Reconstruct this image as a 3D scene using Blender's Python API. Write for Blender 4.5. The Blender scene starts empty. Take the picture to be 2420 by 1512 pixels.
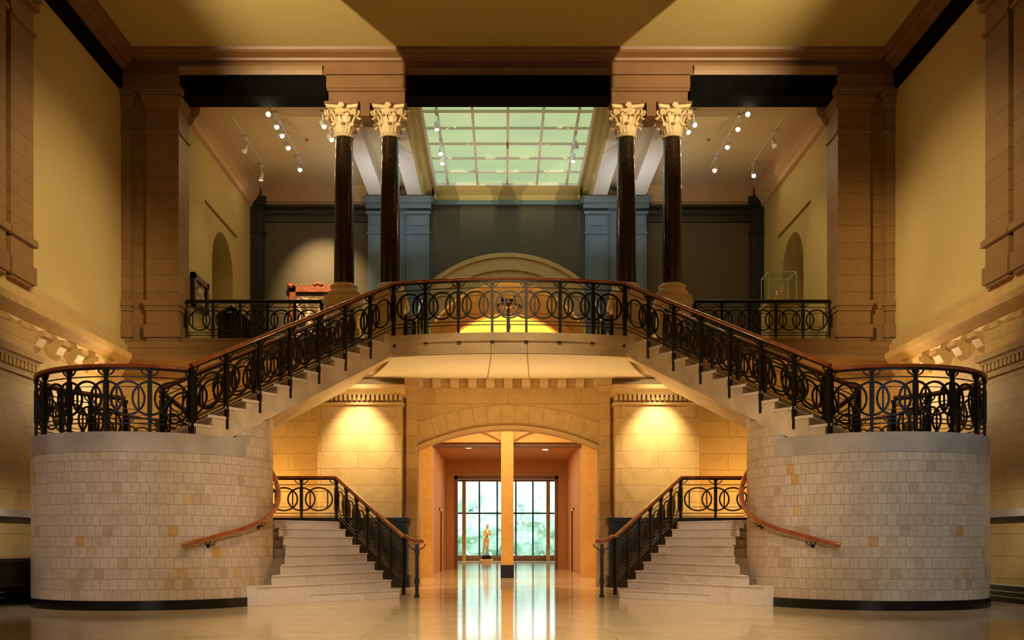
import bpy, bmesh, math, random
from mathutils import Vector, Matrix, noise
random.seed(7)
PI = math.pi
col = bpy.context.scene.collection
R = math.radians

# ------------------------------------------------------------------ materials
def new_mat(name):
    m = bpy.data.materials.new(name); m.use_nodes = True
    nt = m.node_tree; b = nt.nodes['Principled BSDF']
    return m, nt, b
def N(nt, t, **kw):
    n = nt.nodes.new(t)
    for k, v in kw.items():
        if k in n.inputs: n.inputs[k].default_value = v
        else: setattr(n, k, v)
    return n
def c4(c): return (c[0], c[1], c[2], 1)
def mix(nt, a, b, fac, mode='MIX'):
    n = nt.nodes.new('ShaderNodeMix'); n.data_type = 'RGBA'; n.blend_type = mode
    for s, v in ((6, a), (7, b), (0, fac)):
        if hasattr(v, 'links') or hasattr(v, 'is_linked'): nt.links.new(v, n.inputs[s])
        elif isinstance(v, (int, float)): n.inputs[s].default_value = v
        else: n.inputs[s].default_value = c4(v)
    return n.outputs[2]
def ramp(nt, fac, stops, const=False):
    n = nt.nodes.new('ShaderNodeValToRGB'); r = n.color_ramp
    if const: r.interpolation = 'CONSTANT'
    while len(r.elements) < len(stops): r.elements.new(0.5)
    for e, (p, c) in zip(r.elements, stops): e.position = p; e.color = c4(c)
    nt.links.new(fac, n.inputs[0]); return n.outputs[0]
def plain(name, colr, rough=0.5, metal=0.0, noise_amt=0.12, nscale=3.0, bump=0.0, coat=0.0, spec=0.5):
    m, nt, b = new_mat(name)
    tc = N(nt, 'ShaderNodeTexCoord'); no = N(nt, 'ShaderNodeTexNoise'); no.inputs['Scale'].default_value = nscale
    no.inputs['Detail'].default_value = 5
    nt.links.new(tc.outputs['Object'], no.inputs['Vector'])
    d = tuple(max(0, x * (1 - noise_amt)) for x in colr); l = tuple(min(1, x * (1 + noise_amt)) for x in colr)
    nt.links.new(ramp(nt, no.outputs['Fac'], [(0.3, d), (0.7, l)]), b.inputs['Base Color'])
    b.inputs['Roughness'].default_value = rough; b.inputs['Metallic'].default_value = metal
    b.inputs['Coat Weight'].default_value = coat; b.inputs['Specular IOR Level'].default_value = spec
    if bump:
        bp = N(nt, 'ShaderNodeBump'); bp.inputs['Strength'].default_value = bump; bp.inputs['Distance'].default_value = 0.02
        nt.links.new(no.outputs['Fac'], bp.inputs['Height']); nt.links.new(bp.outputs[0], b.inputs['Normal'])
    return m
def stone(name, c1, c2, bw, bh, mortar=(.2, .13, .07), ms=0.006, rough=0.55, veins=0.35, off=0.5, coat=0.0, accent=None, vscale=1.1):
    m, nt, b = new_mat(name)
    uv = N(nt, 'ShaderNodeUVMap'); uv.uv_map = 'UVMap'
    br = N(nt, 'ShaderNodeTexBrick'); br.offset = off
    br.inputs['Scale'].default_value = 1; br.inputs['Brick Width'].default_value = bw; br.inputs['Row Height'].default_value = bh
    br.inputs['Mortar Size'].default_value = ms; br.inputs['Mortar Smooth'].default_value = 0.3
    br.inputs['Color1'].default_value = (0, 0, 0, 1); br.inputs['Color2'].default_value = (1, 1, 1, 1); br.inputs['Mortar'].default_value = (.5, .5, .5, 1)
    br.inputs['Bias'].default_value = 0
    nt.links.new(uv.outputs[0], br.inputs['Vector'])
    if accent: base = ramp(nt, br.outputs['Color'], accent)
    else: base = ramp(nt, br.outputs['Color'], [(0, c1), (1, c2)])
    tc = N(nt, 'ShaderNodeTexCoord')
    no = N(nt, 'ShaderNodeTexNoise'); no.inputs['Scale'].default_value = vscale; no.inputs['Detail'].default_value = 8; no.inputs['Distortion'].default_value = 1.2
    nt.links.new(tc.outputs['Object'], no.inputs['Vector'])
    shade = ramp(nt, no.outputs['Fac'], [(0.32, (.72, .66, .58)), (0.5, (.98, .97, .95)), (0.7, (1, 1, 1))])
    base = mix(nt, base, shade, veins, 'MULTIPLY')
    n2 = N(nt, 'ShaderNodeTexNoise'); n2.inputs['Scale'].default_value = 14; n2.inputs['Detail'].default_value = 6
    nt.links.new(tc.outputs['Object'], n2.inputs['Vector'])
    base = mix(nt, base, ramp(nt, n2.outputs['Fac'], [(0.35, (.85, .82, .78)), (0.6, (1, 1, 1))]), 0.5, 'MULTIPLY')
    base = mix(nt, base, mortar, br.outputs['Fac'])
    nt.links.new(base, b.inputs['Base Color'])
    b.inputs['Roughness'].default_value = rough; b.inputs['Coat Weight'].default_value = coat; b.inputs['Coat Roughness'].default_value = .06
    bp = N(nt, 'ShaderNodeBump'); bp.inputs['Strength'].default_value = 0.5; bp.inputs['Distance'].default_value = 0.01; bp.invert = True
    nt.links.new(br.outputs['Fac'], bp.inputs['Height']); nt.links.new(bp.outputs[0], b.inputs['Normal'])
    return m
def emit(name, colr, s):
    m, nt, b = new_mat(name)
    b.inputs['Base Color'].default_value = c4(colr); b.inputs['Emission Color'].default_value = c4(colr); b.inputs['Emission Strength'].default_value = s
    return m

M = {}
M['lime'] = stone('limestone_blocks', (.53, .34, .115), (.58, .38, .14), 1.9, .43, mortar=(.27, .16, .06), ms=.006, veins=.6)
M['limes'] = plain('limestone_smooth', (.54, .35, .13), .5, noise_amt=.1, nscale=4, bump=.1)
M['pilstone'] = stone('pilaster_stone', (.25, .135, .047), (.28, .155, .055), 40.0, .42, mortar=(.10, .05, .018), ms=.006, veins=.45, off=0)
M['entab'] = plain('entablature_stone', (.19, .085, .027), .5, noise_amt=.12, nscale=1.5)
M['plaster'] = plain('cream_plaster', (.50, .37, .15), .8, noise_amt=.03, nscale=.5)
M['gplaster'] = plain('gallery_plaster', (.50, .38, .13), .8, noise_amt=.03, nscale=.5)
M['ceil'] = plain('ceiling_plaster', (.42, .30, .10), .85, noise_amt=.03, nscale=.4)
M['gceil'] = plain('gallery_ceiling_plaster', (.76, .70, .60), .8, noise_amt=.02, nscale=.5)
M['cove'] = plain('cove_plaster', (.60, .38, .19), .7, noise_amt=.03)
M['black'] = plain('black_marble', (.006, .005, .005), .25, noise_amt=.5, nscale=4)
M['blackmatte'] = plain('black_paint', (.004, .0035, .003), .9, noise_amt=.3, spec=.05)
M['bceil'] = plain('bay_ceiling_plaster', (.60, .45, .24), .8, noise_amt=.02, nscale=.5)
M['teal'] = plain('slate_blue_paint', (.10, .135, .15), .5, noise_amt=.05)
M['darkwall'] = plain('warm_lit_wall_paint', (.085, .065, .03), .6, noise_amt=.05)  # dark teal paint, with the olive cast of warm light put into its colour
M['darktrim'] = plain('near_black_teal_paint', (.012, .014, .011), .45, noise_amt=.1)
M['iron'] = plain('wrought_iron', (.009, .008, .007), .38, metal=.3, noise_amt=.3, nscale=20)
M['wood'] = plain('mahogany', (.38, .085, .022), .25, noise_amt=.35, nscale=6, coat=1)
M['granite'] = None
M['bench'] = plain('speckled_black_granite', (.02, .017, .012), .5, noise_amt=.9, nscale=12)
M['capst'] = plain('carved_limestone', (.78, .57, .30), .55, noise_amt=.12, nscale=8, bump=.2)
M['base'] = plain('column_base_marble', (.78, .56, .28), .3, noise_amt=.1, nscale=3)
M['tile'] = stone('drum_tiles', None, None, .148, .178, mortar=(.30, .23, .15), ms=.0035, rough=.42, veins=.45, off=.37, vscale=1.6,
    accent=[(0, (.60, .47, .31)), (.04, (.57, .43, .27)), (.10, (.66, .54, .38)), (.5, (.70, .58, .42)), (.93, (.74, .62, .46)), (.972, (.68, .50, .24)), (.99, (.66, .40, .12)), (1, (.66, .38, .10))])
M['capband'] = plain('grey_marble', (.50, .43, .34), .35, noise_amt=.28, nscale=1.3)
M['marble'] = stone('step_marble', (.80, .70, .57), (.86, .77, .64), 2.1, 5.0, mortar=(.4, .33, .24), ms=.003, rough=.35, veins=.45)
M['stringer'] = plain('stringer_stone', (.72, .56, .34), .45, noise_amt=.22, nscale=2.2)
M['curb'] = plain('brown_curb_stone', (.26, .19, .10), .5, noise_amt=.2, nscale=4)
M['deckst'] = plain('deck_stone', (.74, .58, .33), .45, noise_amt=.15, nscale=2.5)
M['soffit'] = plain('soffit_plaster', (.84, .72, .48), .7, noise_amt=.02)
M['orange'] = plain('terracotta_paint', (.60, .30, .12), .6, noise_amt=.03)
M['ochre'] = plain('ochre_stone', (.76, .47, .14), .5, noise_amt=.08, nscale=5)
M['white'] = plain('white_enamel', (.75, .72, .66), .4, noise_amt=.02)
M['steel'] = plain('steel_frame', (.05, .07, .07), .4, metal=.3)
M['brass'] = plain('brass', (.55, .33, .10), .35, metal=.6)
M['brown'] = plain('brown_wood', (.26, .11, .035), .4, noise_amt=.2, nscale=5)
M['gold'] = plain('gilded_bronze', (.85, .52, .16), .35, metal=.5, noise_amt=.15)
M['redgilt'] = plain('red_gilt', (.26, .065, .028), .4, metal=.2, noise_amt=.3, nscale=15, bump=.5)
M['lamp'] = emit('lamp_lens', (1, .80, .50), 14)
M['lampglare'] = emit('lamp_lens_bright', (1, .82, .5), 110)
M['down'] = emit('downlight', (1, .8, .55), 8)
M['leaf'] = plain('foliage', (.66, .82, .66), .6, noise_amt=.45, nscale=1.2, bump=.8)  # leaf colour paled to stand in for haze and overexposure
M['bark'] = plain('bark', (.14, .09, .05), .8, noise_amt=.4)
M['grass'] = plain('lawn', (.12, .26, .07), .8, noise_amt=.4)
def granite():
    m, nt, b = new_mat('dark_granite')
    tc = N(nt, 'ShaderNodeTexCoord'); v = N(nt, 'ShaderNodeTexVoronoi'); v.inputs['Scale'].default_value = 55
    nt.links.new(tc.outputs['Object'], v.inputs['Vector'])
    g = N(nt, 'ShaderNodeRGBToBW'); nt.links.new(v.outputs['Color'], g.inputs[0])
    nt.links.new(ramp(nt, g.outputs[0], [(.3, (.022, .012, .007)), (.65, (.04, .023, .011)), (.9, (.09, .055, .025))]), b.inputs['Base Color'])
    b.inputs['Roughness'].default_value = .12
    return m
M['granite'] = granite()
def floor_mat():
    m = stone('marble_floor', (.86, .70, .45), (.92, .77, .53), 1.2, .6, mortar=(.42, .30, .16), ms=.004, rough=.09, veins=.4, vscale=.7)
    b = m.node_tree.nodes['Principled BSDF']; b.inputs['IOR'].default_value = 1.22; b.inputs['Coat Weight'].default_value = 0
    b.inputs['Coat Roughness'].default_value = .1
    for n in m.node_tree.nodes:
        if n.type == 'BUMP': n.inputs['Strength'].default_value = .08
    # sheen of a long-worn polished floor: slow undulation spreads reflections vertically
    return m
M['floor'] = floor_mat()
def glass_mat():
    m, nt, b = new_mat('clear_glass')
    out = nt.nodes['Material Output']; nt.nodes.remove(b)
    t = N(nt, 'ShaderNodeBsdfTransparent'); g = N(nt, 'ShaderNodeBsdfGlossy'); g.inputs['Roughness'].default_value = .02
    t.inputs[0].default_value = (.93, .98, .97, 1)
    mx = N(nt, 'ShaderNodeMixShader'); mx.inputs[0].default_value = .06
    nt.links.new(t.outputs[0], mx.inputs[1]); nt.links.new(g.outputs[0], mx.inputs[2]); nt.links.new(mx.outputs[0], out.inputs[0])
    return m
M['glass'] = glass_mat()
def skylight_mat():
    m, nt, b = new_mat('skylight_glass')
    tc = N(nt, 'ShaderNodeTexCoord'); no = N(nt, 'ShaderNodeTexNoise'); no.inputs['Scale'].default_value = .35
    nt.links.new(tc.outputs['Object'], no.inputs['Vector'])
    c = ramp(nt, no.outputs['Fac'], [(.35, (.30, .42, .22)), (.65, (.44, .52, .24))])
    nt.links.new(c, b.inputs['Emission Color']); b.inputs['Emission Strength'].default_value = 1.0
    b.inputs['Base Color'].default_value = (.25, .4, .3, 1); b.inputs['Roughness'].default_value = .4
    return m
M['sky'] = skylight_mat()
def picture_mat(name, stops, sc):
    m, nt, b = new_mat(name)
    tc = N(nt, 'ShaderNodeTexCoord'); no = N(nt, 'ShaderNodeTexNoise'); no.inputs['Scale'].default_value = sc; no.inputs['Distortion'].default_value = 1.5
    nt.links.new(tc.outputs['Object'], no.inputs['Vector'])
    nt.links.new(ramp(nt, no.outputs['Fac'], stops), b.inputs['Base Color']); b.inputs['Roughness'].default_value = .4
    return m
M['canvas1'] = picture_mat('pale_figure_canvas', [(.4, (.12, .07, .04)), (.5, (.8, .7, .55)), (.62, (.5, .32, .18))], 2.2)
M['canvas2'] = picture_mat('dark_canvas', [(.4, (.04, .025, .015)), (.56, (.16, .10, .05)), (.64, (.7, .55, .36))], 1.8)

# ------------------------------------------------------------------ mesh helpers
class MB:
    def __init__(s): s.v = []; s.f = []; s.uv = None
    def add(s, vs, fs):
        o = len(s.v); s.v += [tuple(v) for v in vs]; s.f += [tuple(i + o for i in f) for f in fs]; return s
    def box(s, x0, x1, y0, y1, z0, z1):
        vs = [(x, y, z) for z in (z0, z1) for y in (y0, y1) for x in (x0, x1)]
        return s.add(vs, [(0, 2, 3, 1), (4, 5, 7, 6), (0, 1, 5, 4), (2, 6, 7, 3), (0, 4, 6, 2), (1, 3, 7, 5)])
    def hexa(s, bot, top):
        n = len(bot); fs = [tuple(range(n))[::-1], tuple(range(n, 2 * n))]
        fs += [(i, (i + 1) % n, n + (i + 1) % n, n + i) for i in range(n)]
        return s.add(list(bot) + list(top), fs)
    def prism(s, poly, a, b, axis='y'):
        def P(p, t):
            if axis == 'y': return (p[0], t, p[1])
            if axis == 'x': return (t, p[0], p[1])
            return (p[0], p[1], t)
        return s.hexa([P(p, a) for p in poly], [P(p, b) for p in poly])
    def sweep(s, pts, lats, sec, closed=False):
        n = len(pts); k = len(sec); vs = []
        for i in range(n):
            a = pts[(i - 1) % n] if (closed or i > 0) else pts[i]; b = pts[(i + 1) % n] if (closed or i < n - 1) else pts[i]
            T = (b - a).normalized(); L = lats[i] if isinstance(lats, list) else lats
            U = T.cross(L)
            U = U.normalized() if U.length > 1e-5 else Vector((0, 0, 1))
            L2 = U.cross(T).normalized()
            if U.z < 0 and not closed and abs(T.z) < .95: U = -U
            for (p, q) in sec: vs.append(pts[i] + L2 * p + U * q)
        fs = []
        for i in range(n if closed else n - 1):
            j = (i + 1) % n
            for m_ in range(k): fs.append((i * k + m_, i * k + (m_ + 1) % k, j * k + (m_ + 1) % k, j * k + m_))
        if not closed: fs += [tuple(range(k))[::-1], tuple(range((n - 1) * k, n * k))]
        return s.add(vs, fs)
    def tube(s, pts, r, k=8, r1=None):
        pts = [Vector(p) for p in pts]; sec = None; n = len(pts)
        T0 = (pts[1] - pts[0]).normalized(); L = T0.orthogonal().normalized(); vs = []
        for i in range(n):
            a = pts[max(0, i - 1)]; b = pts[min(n - 1, i + 1)]; T = (b - a).normalized()
            L = (L - T * L.dot(T)).normalized(); U = T.cross(L)
            rr = r if r1 is None else r + (r1 - r) * i / (n - 1)
            for j in range(k): vs.append(pts[i] + (L * math.cos(2 * PI * j / k) + U * math.sin(2 * PI * j / k)) * rr)
        fs = [(i * k + j, i * k + (j + 1) % k, (i + 1) * k + (j + 1) % k, (i + 1) * k + j) for i in range(n - 1) for j in range(k)]
        fs += [tuple(range(k))[::-1], tuple(range((n - 1) * k, n * k))]
        return s.add(vs, fs)
    def lathe(s, prof, cx=0, cy=0, k=32):
        n = len(prof); vs = [(cx + r * math.cos(2 * PI * j / k), cy + r * math.sin(2 * PI * j / k), z) for (r, z) in prof for j in range(k)]
        fs = [(i * k + j, i * k + (j + 1) % k, (i + 1) * k + (j + 1) % k, (i + 1) * k + j) for i in range(n - 1) for j in range(k)]
        fs += [tuple(range(k))[::-1], tuple(range((n - 1) * k, n * k))]
        return s.add(vs, fs)
    def mirror(s, sx):
        if sx < 0: return s
        s.v = [(-x, y, z) for (x, y, z) in s.v]; return s
    def build(s, name, mat, parent=None, smooth=False, uvf=None):
        me = bpy.data.meshes.new(name); me.from_pydata(s.v, [], s.f); me.update()
        bm = bmesh.new(); bm.from_mesh(me)
        bmesh.ops.recalc_face_normals(bm, faces=bm.faces)
        ul = bm.loops.layers.uv.new('UVMap')
        for f in bm.faces:
            n = f.normal
            for l in f.loops:
                c = l.vert.co
                if uvf: l[ul].uv = uvf(c, n)
                elif abs(n.z) > .7: l[ul].uv = (c.x, c.y)
                elif abs(n.x) > abs(n.y): l[ul].uv = (c.y, c.z)
                else: l[ul].uv = (c.x, c.z)
            f.smooth = smooth
        if smooth:
            for e in bm.edges:
                if len(e.link_faces) == 2 and e.calc_face_angle(0) > .7: e.smooth = False
        bm.to_mesh(me); bm.free()
        me.materials.append(M[mat] if isinstance(mat, str) else mat)
        o = bpy.data.objects.new(name, me); col.objects.link(o)
        if parent:
            o.parent = parent; o.matrix_parent_inverse = parent_inv(parent)
        return o
def parent_inv(p):
    m = Matrix.Identity(4); q = p
    while q: m = m @ Matrix.Identity(4); q = q.parent
    q = p; W = Matrix.Identity(4); ch = []
    while q: ch.append(q); q = q.parent
    for q in reversed(ch): W = W @ (q.matrix_parent_inverse if q.parent else Matrix.Identity(4)) @ Matrix.LocRotScale(q.location, q.rotation_euler, q.scale)
    return W.inverted()
def tag(o, label, cat, group=None):
    o['label'] = label; o['category'] = cat
    if group: o['group'] = group
    return o
def struct(o): o['kind'] = 'structure'; return o
def thing(name, loc, label, cat, group=None, rz=0):
    o = bpy.data.objects.new(name, None); o.empty_display_size = .1; col.objects.link(o); o.location = loc; o.rotation_euler = (0, 0, rz)
    return tag(o, label, cat, group)
def copy_tree(o, parent=None):
    c = o.copy(); col.objects.link(c)
    if parent: c.parent = parent
    for ch in list(o.children): copy_tree(ch, c)
    return c
def bbox(x0, x1, y0, y1, z0, z1): return MB().box(x0, x1, y0, y1, z0, z1)
SIDE = {-1: 'left', 1: 'right'}

# ------------------------------------------------------------------ main dimensions
W = 9.92           # half width of the hall
YP = 26.0          # plane of the end wall
GZ = 6.39          # gallery floor
GX = 8.44          # gallery half width
YB = 33.6          # gallery back wall
CZ = 13.66         # hall ceiling

# ------------------------------------------------------------------ room shell
struct(bbox(-11, 11, -9, 66.3, -.2, 0).build('floor', 'floor'))
struct(bbox(-11, 11, -9, 26.9, CZ, CZ + .3).build('ceiling', 'ceil'))
struct(bbox(-11, 11, -9, -8.7, 0, CZ).build('wall_rear', 'lime'))
for sx in (-1, 1):
    side = SIDE[sx]
    # wall meshes are made for the left side and mirrored for the right one
    struct(bbox(-W - .4, -W, -8.7, YP + .87, 0, 5.5).mirror(sx).build('wall_' + side, 'lime'))
    struct(bbox(-W - .4, -W, -8.7, YP + .87, 5.5, CZ).mirror(sx).build('wall_' + side, 'plaster'))
    # long string cornice with its coved course above
    pr = [(-W, 5.42), (-W + .10, 5.5), (-W + .14, 5.6), (-W + .34, 5.72), (-W + .40, 5.76), (-W + .42, 5.90), (-W + .36, 5.93), (-W + .22, 5.96), (-W + .2, 6.05), (-W + .16, 6.2), (-W + .1, 6.24), (-W + .1, 6.32), (-W, 6.36)]
    tr = struct(MB().prism(pr, -8.7, YP, 'y').mirror(sx).build('trim_%d' % (1 if sx < 0 else 2), 'limes'))
    # modillions under it
    for i in range(14):
        y = 12.6 + i * .95
        b = MB().prism([(-W, 5.5), (-W + .30, 5.5), (-W + .30, 5.40), (-W + .22, 5.36), (-W + .12, 5.2), (-W, 5.1)], y - .17, y + .17, 'y')
        b.mirror(sx).build('modillion', 'limes', tr)
    # black frieze and crown
    struct(bbox(-W, -W + .06, -8.7, YP, 12.70, 13.22).mirror(sx).build('trim_%d' % (3 if sx < 0 else 4), 'blackmatte'))
    pr = [(-W, 13.2), (-W + .10, 13.2), (-W + .12, 13.28), (-W + .18, 13.30), (-W + .20, 13.40), (-W + .30, 13.46), (-W + .32, 13.54), (-W + .4, 13.56), (-W + .42, CZ), (-W, CZ)]
    struct(MB().prism(pr, -8.7, YP, 'y').mirror(sx).build('trim_%d' % (5 if sx < 0 else 6), 'entab'))
    # big engaged pier on the side wall, near edge of the picture
    def pier(y0, y1, mat='pilstone'):
        b = MB().box(-W, -W + .22, y0, y1, 6.3, 12.7)
        for (z, h, p) in ((7.13, .14, .07), (6.36, .35, .05), (11.42, .08, .05), (11.95, .12, .09), (12.15, .2, .12), (12.5, .2, .16)):
            b.box(-W + .2, -W + .22 + p, y0 - p, y1 + p, z, z + h)
        return b
    struct(pier(19.75, 20.7).mirror(sx).build('trim_%d' % (7 if sx < 0 else 8), 'pilstone'))
    struct(pier(16.2, 19.55).mirror(sx).build('trim_%d' % (9 if sx < 0 else 10), 'pilstone'))
    # lower pier with dentil cornice
    b = MB().box(-W, -W + .28, 8, 20.6, 0, 5.4)
    b.box(-W + .2, -W + .34, 8, 20.66, 4.42, 4.48)
    b.box(-W + .2, -W + .42, 8, 20.74, 4.78, 4.92); b.box(-W + .2, -W + .36, 8, 20.68, 4.70, 4.78)
    lp = struct(b.mirror(sx).build('trim_%d' % (11 if sx < 0 else 12), 'lime'))
    b = MB()
    for i in range(40): b.box(-W + .28, -W + .35, 20.55 - i * .16, 20.64 - i * .16, 4.56, 4.70)
    b.mirror(sx).build('dentil_course', 'limes', lp)
    # dado: ledge, stone blocks, black stepped base
    b = MB().box(-W, -W + .34, 8, 25.4, .3, 1.62)
    da = struct(b.mirror(sx).build('trim_%d' % (13 if sx < 0 else 14), 'lime'))
    MB().box(-W, -W + .42, 8, 25.4, 1.62, 1.76).mirror(sx).build('ledge', 'capband', da)
    MB().box(-W, -W + .37, 8, 25.4, 1.52, 1.60).mirror(sx).build('dark_fillet', 'black', da)
    bs = struct(MB().prism([(-W, 0), (-W + .62, 0), (-W + .62, .08), (-W + .52, .1), (-W + .52, .19), (-W + .44, .21), (-W + .44, .3), (-W, .3)], 8, 25.4, 'y').mirror(sx).build('baseboard_' + side, 'black'))
    MB().box(-W + .4, -W + .525, 8, 25.4, .19, .205).box(-W + .4, -W + .6, 8, 25.4, .092, .105).box(-W, -W + .445, 8, 25.4, .3, .32).mirror(sx).build('pale_fillet', 'capband', bs)
    # ---- end wall, upper: clustered corner pilaster
    b = MB().box(-W, -GX, YP + .14, YP + .865, 5.7, 12.7)           # core
    b.box(-9.27, -GX, YP, YP + .14, 5.7, 12.7)                       # main shaft
    b.box(-W, -9.68, YP + .02, YP + .3, 5.7, 12.7)                  # thin outer shaft
    for (z, h, p) in ((7.2, .13, .06), (6.39, .32, .05), (7.07, .13, .03), (12.42, .14, .09), (12.58, .13, .14), (12.28, .14, .05), (11.62, .06, .05)):
        b.box(-9.27 - p, -GX + p, YP - p, YP + .86, z, z + h); b.box(-W, -9.68 + p, YP + .02 - p, YP + .3, z, z + h)
    b.box(-W, -GX + .1, YP - .12, YP + .88, 12.70, 12.78); b.box(-W, -GX + .02, YP - .04, YP + .88, 12.78, 13.1)
    struct(b.mirror(sx).build('trim_%d' % (15 if sx < 0 else 16), 'pilstone'))
    # impost block over the pair of columns
    b = MB().box(-4.62, -2.66, YP + .12, YP + .8, 12.44, 12.72)
    b.box(-3.8, -3.56, YP + .1, YP + .82, 12.1, 12.46)
    b.box(-4.72, -2.56, YP + .04, YP + .87, 12.72, 12.78)
    for xx in (-4.28, -3.08): b.box(xx - .44, xx + .44, YP + .05, YP + .87, 12.40, 12.46)
    b.box(-4.66, -2.62, YP, YP + .87, 12.78, 13.12)
    struct(b.mirror(sx).build('trim_%d' % (17 if sx < 0 else 18), 'entab'))
    b = MB().box(-GX + .02, -4.66, YP + .02, YP + .7, 12.58, 13.10)
    struct(b.mirror(sx).build('trim_%d' % (19 if sx < 0 else 20), 'blackmatte'))
    struct(MB().prism([(YP - .02, 13.1), (YP + .5, 13.1), (YP + .5, 13.3), (YP - .10, 13.3), (YP - .10, 13.26), (YP - .06, 13.2)], -GX + .02, -4.75, 'x').mirror(sx).build('trim_%d' % (21 if sx < 0 else 22), 'pilstone'))
struct(bbox(-2.62, 2.62, YP + .02, YP + .7, 12.58, 13.10).build('trim_23', 'blackmatte'))
struct(MB().prism([(YP - .02, 13.1), (YP + .5, 13.1), (YP + .5, 13.26), (YP - .06, 13.26), (YP - .04, 13.2)], -2.55, 2.55, 'x').build('trim_24', 'entab'))
struct(bbox(-W, W, YP, YP + .87, 13.10, CZ).build('trim_25', 'entab'))
struct(MB().prism([(YP, 13.42), (YP - .08, 13.44), (YP - .1, 13.5), (YP - .3, 13.56), (YP - .34, 13.6), (YP - .36, CZ), (YP, CZ)], -W + .4, W - .4, 'x').build('trim_26', 'entab'))
# ledge bands carrying the gallery (z 5.55 - 6.39)
b = MB()
for s in (-1, 1):
    x0, x1 = (-W, -2.0) if s < 0 else (2.0, W)
    b.prism([(YP + .87, 5.45), (YP, 5.45), (YP - .10, 5.62), (YP - .34, 5.74), (YP - .36, 5.9), (YP - .1, 5.93), (YP - .08, 6.08), (YP, 6.12), (YP + .02, 6.28), (YP + .1, 6.3), (YP + .1, 6.39), (YP + .87, 6.39)], x0, x1, 'x')
struct(b.build('trim_27', 'pilstone'))

# ---- end wall, lower, with the wide segmental arch
def arc_pts(h, spring, rise, n=20):
    Rr = (h * h + rise * rise) / (2 * rise); cz = spring + rise - Rr; a = math.asin(h / Rr)
    return [(Rr * math.sin(t), cz + Rr * math.cos(t)) for t in [-a + 2 * a * i / n for i in range(n + 1)]]
poly = [(-W, 0), (-2.34, 0), (-2.34, 3.54)] + arc_pts(2.34, 3.56, .52) + [(2.34, 3.54), (2.34, 0), (W, 0), (W, 5.45), (-W, 5.45)]
struct(MB().prism(poly, YP + .3, YP + .9, 'y').build('wall_end', 'lime'))
# voussoir ring + hood mould of the arch
def ring(h, spring, rise, t, y0, y1, n=24):
    a = arc_pts(h, spring, rise, n); Rr = (h * h + rise * rise) / (2 * rise); cz = spring + rise - Rr
    o = [((x) * (Rr + t) / Rr, cz + (z - cz) * (Rr + t) / Rr) for x, z in a]
    m = MB()
    for i in range(n):
        m.prism([a[i], a[i + 1], o[i + 1], o[i]], y0, y1, 'y')
    return m
struct(ring(2.36, 3.52, .55, .09, YP + .18, YP + .34).build('trim_28', 'limes'))
b = MB()
vn = 15; A0 = arc_pts(2.5, 3.62, .57, vn); Rr = (2.5 ** 2 + .57 ** 2) / (1.14); cz = 3.62 + .57 - Rr
for i in range(vn):
    o1 = (A0[i][0] * (Rr + .5) / Rr, cz + (A0[i][1] - cz) * (Rr + .5) / Rr); o2 = (A0[i + 1][0] * (Rr + .5) / Rr, cz + (A0[i + 1][1] - cz) * (Rr + .5) / Rr)
    g = .006
    b.prism([(A0[i][0] + g, A0[i][1]), (A0[i + 1][0] - g, A0[i + 1][1]), (o2[0] - g, o2[1]), (o1[0] + g, o1[1])], YP + .285, YP + .32, 'y')
struct(b.build('trim_29', 'limes'))
md = struct(bbox(-2.5, 2.5, YP + .05, YP + .3, 5.36, 5.46).build('trim_30', 'limes'))
for i in range(11):
    x = -2.3 + i * .46
    MB().prism([(YP + .3, 5.36), (YP - .0, 5.36), (YP - .0, 5.30), (YP + .1, 5.26), (YP + .18, 5.14), (YP + .3, 5.1)], x - .11, x + .11, 'x').build('modillion', 'limes', md)
for sx in (-1, 1):
    # projecting lit block beside the doorway with a dentilled cornice and black dado
    bl = struct(MB().box(-4.83, -2.70, YP - .3, YP + .3, 0, 4.9).mirror(sx).build('trim_%d' % (31 if sx < 0 else 32), 'lime'))
    b = MB().box(-4.88, -2.65, YP - .36, YP + .3, 4.62, 4.68)
    b.prism([(YP + .3, 4.86), (YP - .38, 4.86), (YP - .42, 4.92), (YP - .52, 5.0), (YP - .54, 5.1), (YP + .3, 5.14)], -5.02, -2.62, 'x')
    b.mirror(sx).build('cornice', 'limes', bl)
    b = MB()
    for i in range(19): b.box(-4.83 + i * .115, -4.83 + i * .115 + .065, YP - .42, YP - .28, 4.72, 4.86)
    b.mirror(sx).build('dentil_course', 'limes', bl)
    b = MB().box(-4.9, -2.55, YP - .42, YP + .25, 0, 1.66); b.box(-4.95, -2.5, YP - .48, YP + .25, 1.66, 1.76); b.box(-4.95, -2.5, YP - .48, YP + .25, 0, .3)
    b.mirror(sx).build('dado', 'black', bl)
    b = MB().box(-2.62, -2.34, YP + .1, YP + .4, 0, 5.1); b.box(-2.66, -2.3, YP + .02, YP + .4, 5.0, 5.36); b.box(-2.64, -2.28, YP + .04, YP + .5, 0, 1.9)
    b.mirror(sx).build('jamb_strip', 'lime', bl)

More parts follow.
